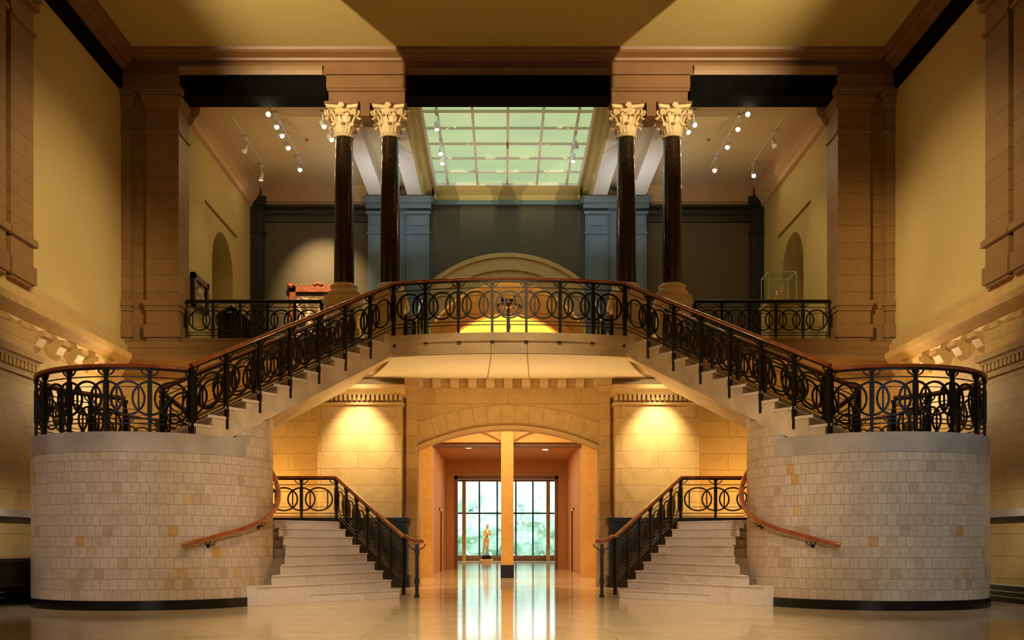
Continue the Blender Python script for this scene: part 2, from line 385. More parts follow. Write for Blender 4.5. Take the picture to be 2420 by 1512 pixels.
# ---- passage to the garden room
for sx in (-1, 1):
    struct(MB().box(-3.9, -3.05, YP + .9, 33, 0, 5.9).mirror(sx).build('wall_passage_' + SIDE[sx], 'lime'))
    struct(MB().box(-3.9, -2.43, 33, 33.8, 0, 5.9).mirror(sx).build('trim_%d' % (33 if sx < 0 else 34), 'ochre'))
    # side walls of the vestibule beyond with a dark doorway
    struct(MB().prism([(33.8, 0), (39.6, 0), (39.6, 2.4), (40.9, 2.4), (40.9, 0), (44.7, 0), (44.7, 4.75), (33.8, 4.75)], -2.95, -2.62, 'x').mirror(sx).build('wall_vestibule_' + SIDE[sx], 'orange'))
    d = struct(MB().box(-2.74, -2.66, 39.62, 40.88, 0, 2.38).mirror(sx).build('door_%d' % (1 if sx < 0 else 2), 'brown'))
    MB().box(-2.68, -2.58, 39.5, 39.6, 0, 2.5).box(-2.68, -2.58, 40.9, 41.0, 0, 2.5).box(-2.68, -2.58, 39.5, 41.0, 2.4, 2.5).mirror(sx).build('door_frame', 'ochre', d)
    # garden room sides
    struct(MB().box(-4.6, -4.3, 44.95, 66, 0, 5.5).mirror(sx).build('wall_garden_' + SIDE[sx], 'orange'))
struct(bbox(-3.1, 3.1, YP + .9, 33, 5.6, 5.9).build('ceiling_passage', 'ochre'))
poly = [(-2.43, 4.4), (2.43, 4.4), (2.43, 5.9), (-2.43, 5.9)]
struct(MB().prism(poly, 33, 33.6, 'y').build('wall_lunette', 'ochre'))
for s in (-1, 1):
    a = [(x * .46 + s * 1.33, z) for x, z in arc_pts(2.36, 4.46, .34)]
    mb = MB()
    for i in range(len(a) - 1): mb.prism([a[i], a[i + 1], (a[i + 1][0], a[i + 1][1] + .05), (a[i][0], a[i][1] + .05)], 32.9, 33.02, 'y')
    struct(mb.build('trim_%d' % (35 if s < 0 else 36), 'limes'))
struct(bbox(-2.43, 2.43, 33.1, 33.7, 4.28, 4.4).build('trim_37', 'entab'))
t = thing('pillar', (0, 33, 0), 'slender square ochre stone pillar dividing the central doorway under the arch', 'pillar')
MB().box(-.2, .2, 32.75, 33.25, .42, 5.6).build('shaft', 'ochre', t)
MB().box(-.215, .215, 32.73, 33.27, 0, .42).build('plinth', 'black', t)
struct(bbox(-2.95, 2.95, 33.8, 44.7, 4.75, 4.95).build('ceiling_vestibule', 'orange'))
struct(MB().prism([(-4.6, 0), (-2.29, 0), (-2.29, 4.1), (2.29, 4.1), (2.29, 0), (4.6, 0), (4.6, 5.5), (-4.6, 5.5)], 44.7, 44.95, 'y').build('wall_portal', 'orange'))
b = MB().box(-2.29, -2.15, 44.72, 45.2, 0, 4.1).box(2.15, 2.29, 44.72, 45.2, 0, 4.1).box(-2.29, 2.29, 44.72, 45.2, 3.95, 4.1)
struct(b.build('trim_38', 'brown'))
struct(bbox(-2.4, 2.4, 44.62, 44.72, 4.1, 4.17).build('trim_39', 'cove'))
struct(bbox(-4.6, 4.6, 44.95, 66.3, 5.5, 5.7).build('ceiling_garden', 'orange'))
for i, (x, y) in enumerate(((-1.55, 37.2), (-1.45, 38.6), (-.85, 38.2), (.85, 38.4), (1.5, 37), (1.5, 39.3))):
    o = MB().lathe([(.10, 4.745), (.10, 4.735), (.07, 4.733), (.07, 4.745)], x, y, 16)
    d = o.build('ceiling_downlight', 'down')
    tag(d, 'small round recessed downlight in the orange ceiling beyond the pillar', 'light', 'recessed downlights beyond the doorway')
# window wall
wn = struct(MB().box(-4.6, 4.6, 65.95, 66.15, 5.15, 5.5).box(-4.6, 4.6, 65.95, 66.15, 0, .35).build('window_1', 'brown'))
mb = MB()
for x in (-3.9, -1.69, -.53, .68, 1.79, 3.9): mb.box(x - .05, x + .05, 65.9, 66.1, .35, 5.15)
mb.box(-4.3, 4.3, 65.9, 66.1, 3.04, 3.14)
mb.build('window_frame', 'steel', wn)
for x in (-2.68, 2.77):
    MB().box(x - .12, x + .12, 65.7, 66.0, 0, 5.15).build('window_post', 'brass', wn)
MB().box(-4.3, 4.3, 66.0, 66.02, .35, 5.15).build('window_glass', 'glass', wn)

# ---- gallery shell
struct(bbox(-GX - .3, GX + .3, YP + .87, YB + 6, 6.1, GZ).build('floor_gallery', 'deckst'))
for sx in (-1, 1):
    # side wall with arched doorway at y 30.3-31.6
    def yarch(h, spring, rise, yc): return [(yc + x, z) for x, z in arc_pts(h, spring, rise, 16)]
    y0 = 29.0; y1 = 31.2; yc = (y0 + y1) / 2; sp = 9.2
    poly = [(YP + .87, GZ), (y0, GZ), (y0, sp)] + [(yc - 1.1 * math.cos(t), sp + 1.1 * math.sin(t)) for t in [PI * i / 18 for i in range(1, 18)]] + [(y1, sp), (y1, GZ), (YB, GZ), (YB, 12.95), (YP + .87, 12.95)]
    struct(MB().prism(poly, -GX - .6, -GX, 'x').mirror(sx).build('wall_gallery_' + SIDE[sx], 'gplaster'))
    d = struct(MB().box(-GX - .75, -GX - .6, y0 - .2, y1 + .2, GZ, 10.5).mirror(sx).build('door_%d' % (3 if sx < 0 else 4), 'brown'))
    # cove + crown
    pr = [(-GX, 12.15), (-GX + .1, 12.2), (-GX + .14, 12.32), (-GX + .26, 12.45), (-GX + .32, 12.8), (-GX + .40, 12.82), (-GX + .42, 12.9), (-GX, 12.9)]
    struct(MB().prism(pr, YP + .87, YB, 'y').mirror(sx).build('trim_%d' % (40 if sx < 0 else 41), 'cove'))
    # side bay ceiling and beams
    struct(MB().box(-GX, -2.8, YP + .7, YB, 12.9, 13.1).mirror(sx).build('ceiling_bay_' + SIDE[sx], 'bceil'))
    for k, x in enumerate((-4.28, -3.02)):
        struct(MB().box(x - .24, x + .24, YP + .87, YB - .5, 12.46, 12.9).mirror(sx).build('beam_%d' % (k * 2 + (1 if sx < 0 else 2)), 'gceil'))
    # thin long slot on the side wall
    sl = MB().box(-GX, -GX + .03, 28.3, 31.6, 10.62, 10.67).mirror(sx).build('picture_rail', 'brown')
    tag(sl, 'thin dark picture rail high on the %s gallery wall' % SIDE[sx], 'picture rail')
    # cove of the back wall in the bays
    pr = [(YB, 12.2), (YB - .12, 12.24), (YB - .14, 12.34), (YB - .2, 12.36), (YB - .22, 12.9), (YB, 12.9)]
    struct(MB().prism(pr, -GX + .35, -4.6, 'x').mirror(sx).build('trim_%d' % (42 if sx < 0 else 43), 'cove'))
    # dark corner pilaster and cornice
    b = MB().box(-GX, -GX + .42, YB - .25, YB, GZ, 12.3); b.box(-GX, -GX + .52, YB - .33, YB, 12.2, 12.5); b.box(-GX, -GX + .47, YB - .3, YB, 11.3, 11.36)
    b.prism([(YB, 11.72), (YB - .04, 11.74), (YB - .05, 11.95), (YB - .1, 11.98), (YB - .12, 12.1), (YB - .26, 12.16), (YB - .26, 12.24), (YB, 12.24)], -GX + .4, -4.6, 'x')
    struct(b.mirror(sx).build('trim_%d' % (44 if sx < 0 else 45), 'darktrim'))
    # slate blue paired pilasters
    b = MB().box(-4.55, -2.55, YB - .25, YB, GZ, 12.3)
    for x0, x1 in ((-4.55, -3.98), (-3.28, -2.55)):
        b.box(x0, x1, YB - .42, YB - .2, GZ, 11.95)
        b.box(x0 - .05, x1 + .05, YB - .5, YB - .2, 11.86, 11.95); b.box(x0 + .06, x1 - .06, YB - .45, YB - .2, 11.5, 11.8); b.box(x0 - .03, x1 + .03, YB - .46, YB - .2, 11.22, 11.28)
        b.box(x0 + .1, x1 - .1, YB - .44, YB - .2, 7, 11.0)
    b.box(-4.62, -2.48, YB - .5, YB, 12.05, 12.2); b.box(-4.7, -2.4, YB - .58, YB, 12.2, 12.42)
    struct(b.mirror(sx).build('trim_%d' % (46 if sx < 0 else 47), 'teal'))
    # recess walls of the skylight bay
    struct(MB().prism([(-2.78, 12.46), (-2.7, 12.46), (-2.62, 12.6), (-2.5, 12.62), (-2.46, 12.78), (-2.36, 12.8), (-2.36, 12.88), (-2.78, 12.88)], YP + .7, YB, 'y').mirror(sx).build('trim_%d' % (48 if sx < 0 else 49), 'gplaster'))
struct(MB().prism([(YB, 12.3), (YB - .06, 12.46), (YB - .1, 12.6), (YB - .3, 12.7), (YB - .46, 12.8), (YB - .46, 12.88), (YB, 12.88)], -2.4, 2.4, 'x').build('trim_50', 'gplaster'))
# back wall with the big arch
SP = 9.35; OH = 2.55
ap = arc_pts(OH, SP - .1, .75, 22)
poly = [(-GX, GZ), (-OH, GZ)] + ap + [(OH, GZ), (GX, GZ), (GX, 12.9), (-GX, 12.9)]
struct(MB().prism(poly, YB, YB + .35, 'y').build('wall_gallery_rear', 'darkwall'))
struct(bbox(-2.45, 2.45, YB - .2, YB, 12.26, 12.40).build('trim_51', 'teal'))
def ring2(Rr, t, cz, y0, y1, hmax, n=40):
    a = math.asin(min(1, hmax / (Rr + t))); m = MB()
    P = lambda r, q: (r * math.sin(q), cz + r * math.cos(q))
    for i in range(n):
        q0 = -a + 2 * a * i / n; q1 = -a + 2 * a * (i + 1) / n
        m.prism([P(Rr, q0), P(Rr, q1), P(Rr + t, q1), P(Rr + t, q0)], y0, y1, 'y')
    return m
cz2 = 10.69 - 3.85
for k, (r, t, dy) in enumerate(((3.71, .14, .16), (3.45, .26, .09), (3.30, .15, .12), (2.9, .4, .04))):
    struct(ring2(r, t, cz2, YB - dy, YB + .3, 2.72).build('trim_%d' % (52 + k), 'limes'))
# room behind the arch: stone wall with a smaller glowing arch
poly = [(-4, GZ), (-2.1, GZ), (-2.1, 8.5)] + arc_pts(2.1, 8.55, .924, 20) + [(2.1, 8.5), (2.1, GZ), (4, GZ), (4, 12), (-4, 12)]
struct(MB().prism(poly, 37, 37.3, 'y').build('wall_inner_arch', 'lime'))
struct(ring(2.1, 8.55, .924, .36, 36.9, 37.02).build('trim_57', 'orange'))
for sx in (-1, 1): struct(MB().box(-4.2, -4, YB + .35, 42, GZ, 12).mirror(sx).build('wall_inner_' + SIDE[sx], 'lime'))
struct(bbox(-4.2, 4.2, YB + .35, 42, 12, 12.2).build('ceiling_inner', 'lime'))
struct(bbox(-4.2, 4.2, 41.8, 42, GZ, 12).build('wall_inner_rear', 'gplaster'))
# skylight
sk = struct(MB().box(-2.42, 2.42, 26.8, 33.2, 12.86, 12.9).build('window_2', 'sky'))
mb = MB()
for x in (-2.34, -1.93, -.965, 0, .965, 1.93, 2.34): mb.box(x - .035, x + .035, 26.8, 33.15, 12.79, 12.86)
for i in range(6): y = 27.55 + (i) * 1.12 + .0 * i; mb.box(-2.34, 2.34, y - .03, y + .03, 12.80, 12.86)
mb.box(-2.34, 2.34, 33.1, 33.18, 12.78, 12.87)
mb.build('glazing_bars', 'gceil', sk)
MB().tube([(0, 29.6, 12.8), (0, 29.6, 12.62)], .03).build('hook', 'brown', sk)

# ------------------------------------------------------------------ columns
def leaf_pts(h, w, out, curl, ang, r0, z0):
    vs = []; n = 7; m = 5
    for i in range(n + 1):
        t = i / n
        rr = r0 + out * t ** 1.6; zz = z0 + h * math.sin(min(t, .86) / .86 * PI / 2 * .98)
        if t > .8: rr += curl * (t - .8) * 5; zz -= curl * 1.5 * ((t - .8) * 5) ** 2
        ww = w * (math.sin(PI * (.22 + .74 * t)) ** .6) * (1 + .22 * math.cos(t * 5 * PI))
        for j in range(m):
            u = j / (m - 1) * 2 - 1
            a = ang + u * ww / max(rr, .05); rj = rr - .022 * u * u + (.012 if j == 2 else 0)
            vs.append((rj * math.cos(a), rj * math.sin(a), zz - .02 * abs(u)))
    fs = [(i * m + j, i * m + j + 1, (i + 1) * m + j + 1, (i + 1) * m + j) for i in range(n) for j in range(m - 1)]
    return vs, fs
def thick(vs, fs, t=.022):
    n = len(vs); out = []
    for (x, y, z) in vs:
        r = math.hypot(x, y); out.append((x * (1 - t / r), y * (1 - t / r), z - .006))
    return vs + out, fs + [tuple(i + n for i in f[::-1]) for f in fs]
def build_column():
    root = thing('column', (0, 0, 0), 'x', 'column', 'granite columns of the gallery')
    sh = [(.262 - .0 * 0, 7.86), (.262, 7.9), (.258, 8.6), (.25, 9.6), (.238, 10.7), (.226, 11.66), (.226, 11.7)]
    MB().lathe(sh, k=40).build('shaft', 'granite', root, True)
    bp = [(.40, 7.50), (.40, 7.54), (.425, 7.56), (.435, 7.60), (.425, 7.64), (.395, 7.66), (.36, 7.68), (.34, 7.71), (.335, 7.745), (.355, 7.76), (.365, 7.79), (.35, 7.82), (.30, 7.84), (.27, 7.87), (.2, 7.87)]
    MB().lathe(bp, k=40).build('base', 'base', root, True)
    b = MB().box(-.44, .44, -.44, .44, 7.38, 7.5).box(-.40, .40, -.40, .40, 6.62, 7.26)
    b.box(-.47, .47, -.47, .47, 7.26, 7.38).box(-.46, .46, -.46, .46, 6.39, 6.62)
    b.build('pedestal', 'base', root)
    nk = [(.2, 11.66), (.25, 11.665), (.272, 11.69), (.272, 11.72), (.25, 11.745), (.2, 11.75)]
    MB().lathe(nk, k=32).build('neck_ring', 'capst', root, True)
    bell = [(.20, 11.72), (.20, 11.9), (.205, 12.1), (.23, 12.25), (.29, 12.34), (.26, 12.345)]
    m = MB().lathe(bell, k=24)
    for k in range(8): m.add(*thick(*leaf_pts(.27, .095, .10, .055, k * PI / 4, .232, 11.73)))
    for k in range(8): m.add(*thick(*leaf_pts(.46, .09, .17, .06, k * PI / 4 + PI / 8, .225, 11.75)))
    for k in range(4):          # corner volutes
        a = k * PI / 2 + PI / 4
        for s in (-1, 1):
            pts = []
            for i in range(22):
                t = i / 21
                if t < .45: q = t / .45; rr = .27 + .17 * q; zz = 12.03 + .25 * math.sin(q * PI / 2)
                else:
                    q = (t - .45) / .55; th = PI / 2 - q * 3 * PI; rad = .075 * (1 - .75 * q)
                    rr = .44 + rad * math.cos(th); zz = 12.205 + rad * math.sin(th)
                da = s * (.16 * (1 - t) + .04)
                pts.append((rr * math.cos(a + da), rr * math.sin(a + da), zz))
            m.tube(pts, .024, 6, .014)
        a2 = k * PI / 2         # inner helices and rosette
        for s in (-1, 1):
            pts = []
            for i in range(16):
                t = i / 15; th = t * 2.6 * PI; rad = .06 * (1 - .7 * t)
                u = s * (.085 + rad * math.cos(PI - th) * 1.0 - .03); zz = 12.2 + rad * math.sin(PI - th)
                pts.append((.335 * math.cos(a2) - u * math.sin(a2), .335 * math.sin(a2) + u * math.cos(a2), zz))
            m.tube(pts, .017, 5, .01)
        for q in range(6):
            u = .045 * math.cos(q * PI / 3); v = .045 * math.sin(q * PI / 3)
            ce = Vector((.405 * math.cos(a2) - u * math.sin(a2), .405 * math.sin(a2) + u * math.cos(a2), 12.37 + v))
            m.add(*ico(ce, .03))
        m.add(*ico(Vector((.42 * math.cos(a2), .42 * math.sin(a2), 12.37)), .03))
    m.v = [(x * (1 + .30 * max(0, z - 11.75)), y * (1 + .30 * max(0, z - 11.75)), 11.75 + (z - 11.75) * .97) for x, y, z in m.v]
    cap = m.build('capital', 'capst', root, True)
    # abacus with concave sides
    P = []
    for k in range(4):
        a = k * PI / 2 - PI / 4
        c0 = Vector((.50 * math.cos(a), .50 * math.sin(a))); c1 = Vector((.50 * math.cos(a + PI / 2), .50 * math.sin(a + PI / 2)))
        for i in range(8):
            t = .04 + .92 * i / 7; p = c0.lerp(c1, t); nrm = Vector((math.cos(a + PI / 4), math.sin(a + PI / 4)))
            P.append(tuple(p - nrm * (.07 * math.sin(PI * t) - 0)))
    P = [(x * 1.24, y * 1.24) for x, y in P]
    MB().prism([(x * .95, y * .95) for x, y in P], 12.33, 12.38, 'z').prism(P, 12.38, 12.43, 'z').build('abacus', 'capst', cap)
    return root
_ico = None
def ico(c, r):
    global _ico
    if _ico is None:
        bm = bmesh.new(); bmesh.ops.create_icosphere(bm, subdivisions=2, radius=1)
        _ico = ([v.co.copy() for v in bm.verts], [tuple(v.index for v in f.verts) for f in bm.faces]); bm.free()
    return [c + v * r for v in _ico[0]], _ico[1]
colm = build_column()
lab = ['dark polished granite column, outermost on the left beside the left bay', 'dark granite column standing left of the skylight bay, inner of the left pair',
       'dark granite column standing right of the skylight bay, inner of the right pair', 'dark polished granite column, outermost on the right beside the display case bay']
for i, x in enumerate((-4.28, -3.08, 3.08, 4.28)):
    c = colm if i == 0 else copy_tree(colm)
    c.location = (x, YP + .5, 0); c['label'] = lab[i]

# ------------------------------------------------------------------ drums
DX, DY, DR = 6.55, 18.8, 2.11
DZ = 2.95
SF = (-5.38, 17.1); TF = (-2.47, 21.7); BZ = 5.53
wd = Vector((-.49, .87)); wd.normalize(); FW = 2.45
QF = (SF[0] + wd.x * FW, SF[1] + wd.y * FW); TB = (TF[0] + wd.x * FW, TF[1] + wd.y * FW)
NS = 14; RS = (BZ - DZ) / NS
def dp(a, r=DR): a = R(a); return (-DX + r * math.sin(a), DY - r * math.cos(a))   # left drum; angle from the front, + towards the middle
drum_label = {-1: 'left round stair drum clad in small cream tiles, with greyish stone rim', 1: 'right round stair drum clad in small cream tiles, with bluish grey rim'}
for sx in (-1, 1):
    t = thing('stair_drum', (sx * DX, DY, 0), drum_label[sx], 'stair drum', 'tiled stair drums')
    n = 96
    def uvf(c, nn, sx=sx):
        if abs(nn.z) > .7: return (c.x, c.y)
        a = math.atan2(c.x - sx * DX, -(c.y - DY)) if (c.y - DY) < 1.9 or True else 0
        return (a * DR, c.z + .02)
    def ringwall(r, z0, z1):
        m = MB(); P = [(-DX + r * math.sin(2 * PI * i / n), DY - r * math.cos(2 * PI * i / n)) for i in range(n)]
        return m.prism(P, z0, z1, 'z')
    # keep the UV seam at the back
    def ztop(a):
        p = Vector(dp(a)); u = Vector((TF[0] - SF[0], TF[1] - SF[1])); d_ = p - Vector(SF)
        det = u.x * wd.y - u.y * wd.x; q = (d_.x * wd.y - d_.y * wd.x) / det; w_ = (u.x * d_.y - u.y * d_.x) / det
        return DZ + (BZ - DZ) * q - .42 if (61 <= a <= 170 and -.7 < w_ < FW + .1) else DZ - .33
    P = [(-DX + DR * math.sin(2 * PI * i / n), DY - DR * math.cos(2 * PI * i / n)) for i in range(n)]
    body = MB().hexa([p + (.16,) for p in P], [p + (DZ - .33,) for p in P])
    for i in range(n):
        a0, a1 = 360 * i / n, 360 * (i + 1) / n
        if a0 > 63.7 and a1 < 171 and ztop(a0) > DZ - .33 and ztop(a1) > DZ - .33:
            q = [P[i], P[(i + 1) % n], dp(a1, DR - .3), dp(a0, DR - .3)]
            body.hexa([c + (DZ - .34,) for c in q], [q[0] + (ztop(a0),), q[1] + (ztop(a1),), q[2] + (ztop(a1),), q[3] + (ztop(a0),)])
    body.mirror(sx)
    me = body.build('tile_wall', 'tile', t, True, uvf)
    ul = me.data.uv_layers['UVMap'].data
    for p in me.data.polygons:
        us = [ul[l].uv[0] for l in p.loop_indices]
        if max(us) - min(us) > 3 and abs(p.normal.z) < .5:
            for l in p.loop_indices:
                if ul[l].uv[0] < 0: ul[l].uv[0] += 2 * PI * DR
    ringwall(DR + .012, 0, .16).mirror(sx).build('plinth', 'black', t, True)
    RP = [dp(a, DR + .008) for a in range(-190, 62, 3)] + [dp(63.75, DR + .008)]
    MB().prism(RP + [dp(63.75, DR - .2)] + [dp(a, DR - .2) for a in range(59, -191, -3)], DZ - .33, DZ, 'z').mirror(sx).build('rim', 'capband', t)
    ringwall(DR - .15, DZ - .2, DZ - .02).mirror(sx).build('landing_floor', 'marble', t)
    # joints in the rim
    m = MB()
    for a in (-64, 34):
        x, y = dp(a, DR + .008); q = R(a); tx, ty = math.cos(q) * .004, math.sin(q) * .004; ox, oy = math.sin(q) * .004, -math.cos(q) * .004
        m.prism([(x - tx, y - ty), (x + tx, y + ty), (x + tx + ox, y + ty + oy), (x - tx + ox, y - ty + oy)], DZ - .33, DZ, 'z')
    m.mirror(sx).build('rim_joint', 'stringer', t)

# ------------------------------------------------------------------ balustrades
class Path:
    def __init__(s, pts):
        s.p = [Vector(p) for p in pts]; s.c = [0]
        for a, b in zip(s.p, s.p[1:]): s.c.append(s.c[-1] + math.hypot(b.x - a.x, b.y - a.y))
        s.L = s.c[-1]
    def at(s, t):
        if t <= 0: i = 0
        elif t >= s.L: i = len(s.p) - 2
        else:
            i = 0
            while i < len(s.p) - 2 and s.c[i + 1] < t: i += 1
        d = s.c[i + 1] - s.c[i]; u = (t - s.c[i]) / d
        return s.p[i].lerp(s.p[i + 1], u) if 0 <= u <= 1 else s.p[i] + (s.p[i + 1] - s.p[i]) * u
    def lat(s, t):
        a = s.at(max(0, t - .03)); b = s.at(min(s.L, t + .03)); d = b - a; d.z = 0; d.normalize()
        return Vector((-d.y, d.x, 0))
def samp(a, b, st):
    n = max(1, int(math.ceil((b - a) / st))); return [a + (b - a) * i / n for i in range(n + 1)]
def sec(w, h): return [(-w / 2, -h / 2), (w / 2, -h / 2), (w / 2, h / 2), (-w / 2, h / 2)]
OVAL = [(.052 * math.cos(2 * PI * i / 12), .036 * math.sin(2 * PI * i / 12)) for i in range(12)]
def balustrade(pts, n, label, sx=-1, H=1.13, ext=(0, 0), group='wrought iron balustrades', post_drop=.02, ends=(True, True), rail_tail=None, rail_mat='wood'):
    pa = Path([(p[0] * -sx, p[1], p[2]) for p in pts])     # points are given for the left side
    root = thing('balustrade', tuple(pa.at(0)), label, 'balustrade', group)
    P = pa.L / n; h = lambda f: f * H
    V = lambda s, z: pa.at(s) + Vector((0, 0, z))
    st = .12
    S = samp(-ext[0], pa.L + ext[1], st)
    rp = [V(s, H - .036) for s in S]
    if rail_tail: rp += [Vector((q[0] * -sx, q[1], q[2])) for q in rail_tail]; la = [pa.lat(s) for s in S] + [pa.lat(pa.L)] * len(rail_tail)
    else: la = [pa.lat(s) for s in S]
    MB().sweep(rp, la, OVAL).build('handrail', rail_mat, root, True)
    S0 = samp(0, pa.L, st)
    MB().sweep([V(s, H - .085) for s in S0], [pa.lat(s) for s in S0], sec(.05, .026)).build('rail_band', 'iron', root)
    for f, w in ((.81, .018), (.133, .018), (.197, .018)):
        MB().sweep([V(s, h(f)) for s in S0], [pa.lat(s) for s in S0], sec(.018, w)).build('bar', 'iron', root)
    for i in range(n + 1):
        if i == 0 and not ends[0] or i == n and not ends[1]: continue
        s = i * P; w = .054 if 0 < i < n else .062
        a = V(s, -post_drop); b = V(s, H - .09)
        m = MB().sweep([a, b], pa.lat(s), sec(w, w))
        m.sweep([V(s, h(.25)), V(s, h(.75))], pa.lat(s), sec(w * 1.35, w * 1.35)).sweep([V(s, H - .15), V(s, H - .09)], pa.lat(s), sec(w * 1.5, w * 1.5))
        m.build('post', 'iron', root)
        # curved bracket under the rail
        q = min(.19 * P, .16); pt = [];
        for k in range(11):
            th = PI * k / 10; ss = s - q * math.cos(th)
            if ss < -.01 or ss > pa.L + .01: continue
            pt.append((ss, H - .095 - .085 * H * math.sin(th)))
        if len(pt) > 2:
            MB().sweep([V(a_, b_) for a_, b_ in pt], [pa.lat(a_) for a_, b_ in pt], sec(.022, .022)).build('bracket', 'iron', root)
    a_, b_ = .385 * P, .245 * H; hc = .5 * H
    cs = [(i + .5) * P for i in range(n)] + [i * P for i in range(1, n)]
    for c in cs:
        pt = [(c + a_ * math.cos(2 * PI * k / 28), hc + b_ * math.sin(2 * PI * k / 28)) for k in range(28)]
        MB().sweep([V(u, v) for u, v in pt], [pa.lat(u) for u, v in pt], sec(.024, .036), closed=True).build('ring', 'iron', root)
    for i in range(n):
        c = (i + .5) * P; m = MB()
        for s_ in (-1, 1):
            m.sweep([V(c + s_ * P / 4, hc - .68 * b_), V(c + s_ * P / 4, hc + .68 * b_)], pa.lat(c + s_ * P / 4), sec(.022, .028))
            ss = samp(c - P / 4, c + P / 4, .1)
            m.sweep([V(s, hc + s_ * .68 * b_) for s in ss], [pa.lat(s) for s in ss], sec(.012, .012))
        m.build('inner_frame', 'iron', root)
    return root

LZ = 1.62; NL = 9; RL = LZ / NL
for sx in (-1, 1):
    sd = SIDE[sx]
    # drum top balustrade, from the start of the flight around the outer side to the back
    arc = [dp(a, 2.02) + (DZ,) for a in [36 - i * 4 for i in range(46)]]
    balustrade(arc, 9, 'curved black iron balustrade with rings around the top of the %s drum' % sd, sx)
    # straight flight balustrades
    def line(a, b, za, zb, n=12): return [(a[0] + (b[0] - a[0]) * i / n, a[1] + (b[1] - a[1]) * i / n, za + (zb - za) * i / n) for i in range(n + 1)]
    balustrade(line(SF, TF, DZ + .04, BZ + .02), 7, 'sloping iron balustrade with red wooden rail on the front of the upper %s flight' % sd, sx, H=1.15, post_drop=.25)
    balustrade(line(QF, TB, DZ + .02, BZ + .02), 7, 'sloping iron balustrade along the back of the upper %s flight' % sd, sx)
    # lower flight: newel to landing corner, with a level scroll end
    N0 = (-2.12, 20.95); C0 = (-4.17, 24.6)
    p = line((-2.2, 21.1), C0, .16, LZ, 12)
    tail = None
    rt = balustrade(list(reversed(p)), 6, 'sloping iron balustrade descending beside the lower %s steps to a scrolled newel' % sd, sx, H=1.13, post_drop=.12,
        rail_tail=[(-2.13, 20.99, .16 + 1.10), (-2.04, 20.88, 1.2), (-1.95, 20.83, 1.16), (-1.86, 20.83, 1.15), (-1.80, 20.88, 1.15), (-1.80, 20.96, 1.15), (-1.86, 20.99, 1.15)])
    nx = sx * 1.9
    m = MB().box(nx - .035, nx + .035, 20.84, 20.91, 0, 1.1).box(nx - .05, nx + .05, 20.82, 20.93, .0, .06)
    m.box(nx - .05, nx + .05, 20.82, 20.93, .28, .40).box(nx - .05, nx + .05, 20.82, 20.93, .9, .98)
    m.build('newel', 'iron', rt)
    MB().sweep([Vector((nx - .17 * math.cos(PI * k / 10), 20.875, 1.1 - .12 * math.sin(PI * k / 10))) for k in range(11)], Vector((0, 1, 0)), sec(.022, .022)).build('bracket', 'iron', rt)
    # landing and outer back rail
    op = [(-4.17, 24.62, LZ), (-4.8, 24.64, LZ), (-5.7, 24.66, LZ), (-6.6, 24.6, LZ + .45), (-7.6, 24.3, LZ + .95), (-8.3, 23.8, DZ), (-8.75, 22.9, DZ), (-8.8, 21.6, DZ), (-8.5, 20.6, DZ)]
    balustrade(op, 9, 'black iron balustrade along the far side of the lower %s landing, climbing behind the drum' % sd, sx)
    # inner rail of the flight behind the drum
    ip = line((-6.75, 19.75), (-5.3, 22.15), DZ, LZ, 8)
    balustrade(ip, 4, 'short descending iron balustrade behind the %s drum, seen through its rail' % sd, sx)

    # ---- upper flight
    t = thing('staircase', (sx * 4, 19.4, 0), 'upper %s stone flight rising from the drum to the bridge' % sd, 'staircase', 'upper stair flights')
    def lerp2(a, b, q): return (a[0] + (b[0] - a[0]) * q, a[1] + (b[1] - a[1]) * q)
    F = lambda q, o=0: (lerp2(SF, TF, q)[0] - wd.x * o, lerp2(SF, TF, q)[1] - wd.y * o)
    B = lambda q: lerp2(QF, TB, q)
    body = MB()
    for k in range(NS):
        q0, q1 = k / NS, (k + 1) / NS; zt = DZ + RS * (k + 1)
        if k < NS - 1:
            f0, f1, g1, g0 = F(q0 - .006, .025), F(q1 + .01, .025), B(q1 + .01), B(q0 - .006)
            MB().hexa([f0 + (zt - .05,), f1 + (zt - .05,), g1 + (zt - .05,), g0 + (zt - .05,)], [f0 + (zt,), f1 + (zt,), g1 + (zt,), g0 + (zt,)]).mirror(sx).build('tread', 'marble', t)
        z0 = DZ + RS * k - .37; z1 = z0 + RS
        if k == 0: z0 = DZ - .20
        a0, a1, b1, b0 = F(q0 + .012, .015), F(min(1, q1 + .012), .015), B(min(1, q1 + .012)), B(q0 + .012)
        top = zt - .05 if k < NS - 1 else BZ
        body.hexa([a0 + (z0,), a1 + (z1,), b1 + (z1 - .36,), b0 + (z0 - .36,)], [a0 + (top,), a1 + (top,), b1 + (top,), b0 + (top,)])
    body.mirror(sx).build('stringer', 'stringer', t)

    # ---- lower flight fanning out from the drum
    t = thing('staircase', (sx * 3.6, 20, 0), 'lower %s flight of pale marble steps beside the tiled drum' % sd, 'staircase', 'lower stair flights')
    Lp = [(-5.28, 17.35), (-4.45, 17.85), (-4.28, 18.2), (-4.22, 18.65), (-4.28, 19.3), (-4.42, 20.0), (-4.62, 20.7), (-4.86, 21.4), (-5.1, 22.1), (-5.4, 22.9)]
    Rp = [(-2.23 + (-3.97 + 2.23) * k / 8, 20.6 + (23.7 - 20.6) * k / 8) for k in range(9)] + [(-4.1, 24.7)]
    BK = [(-6.0, 24.7), (-4.1, 24.7)]
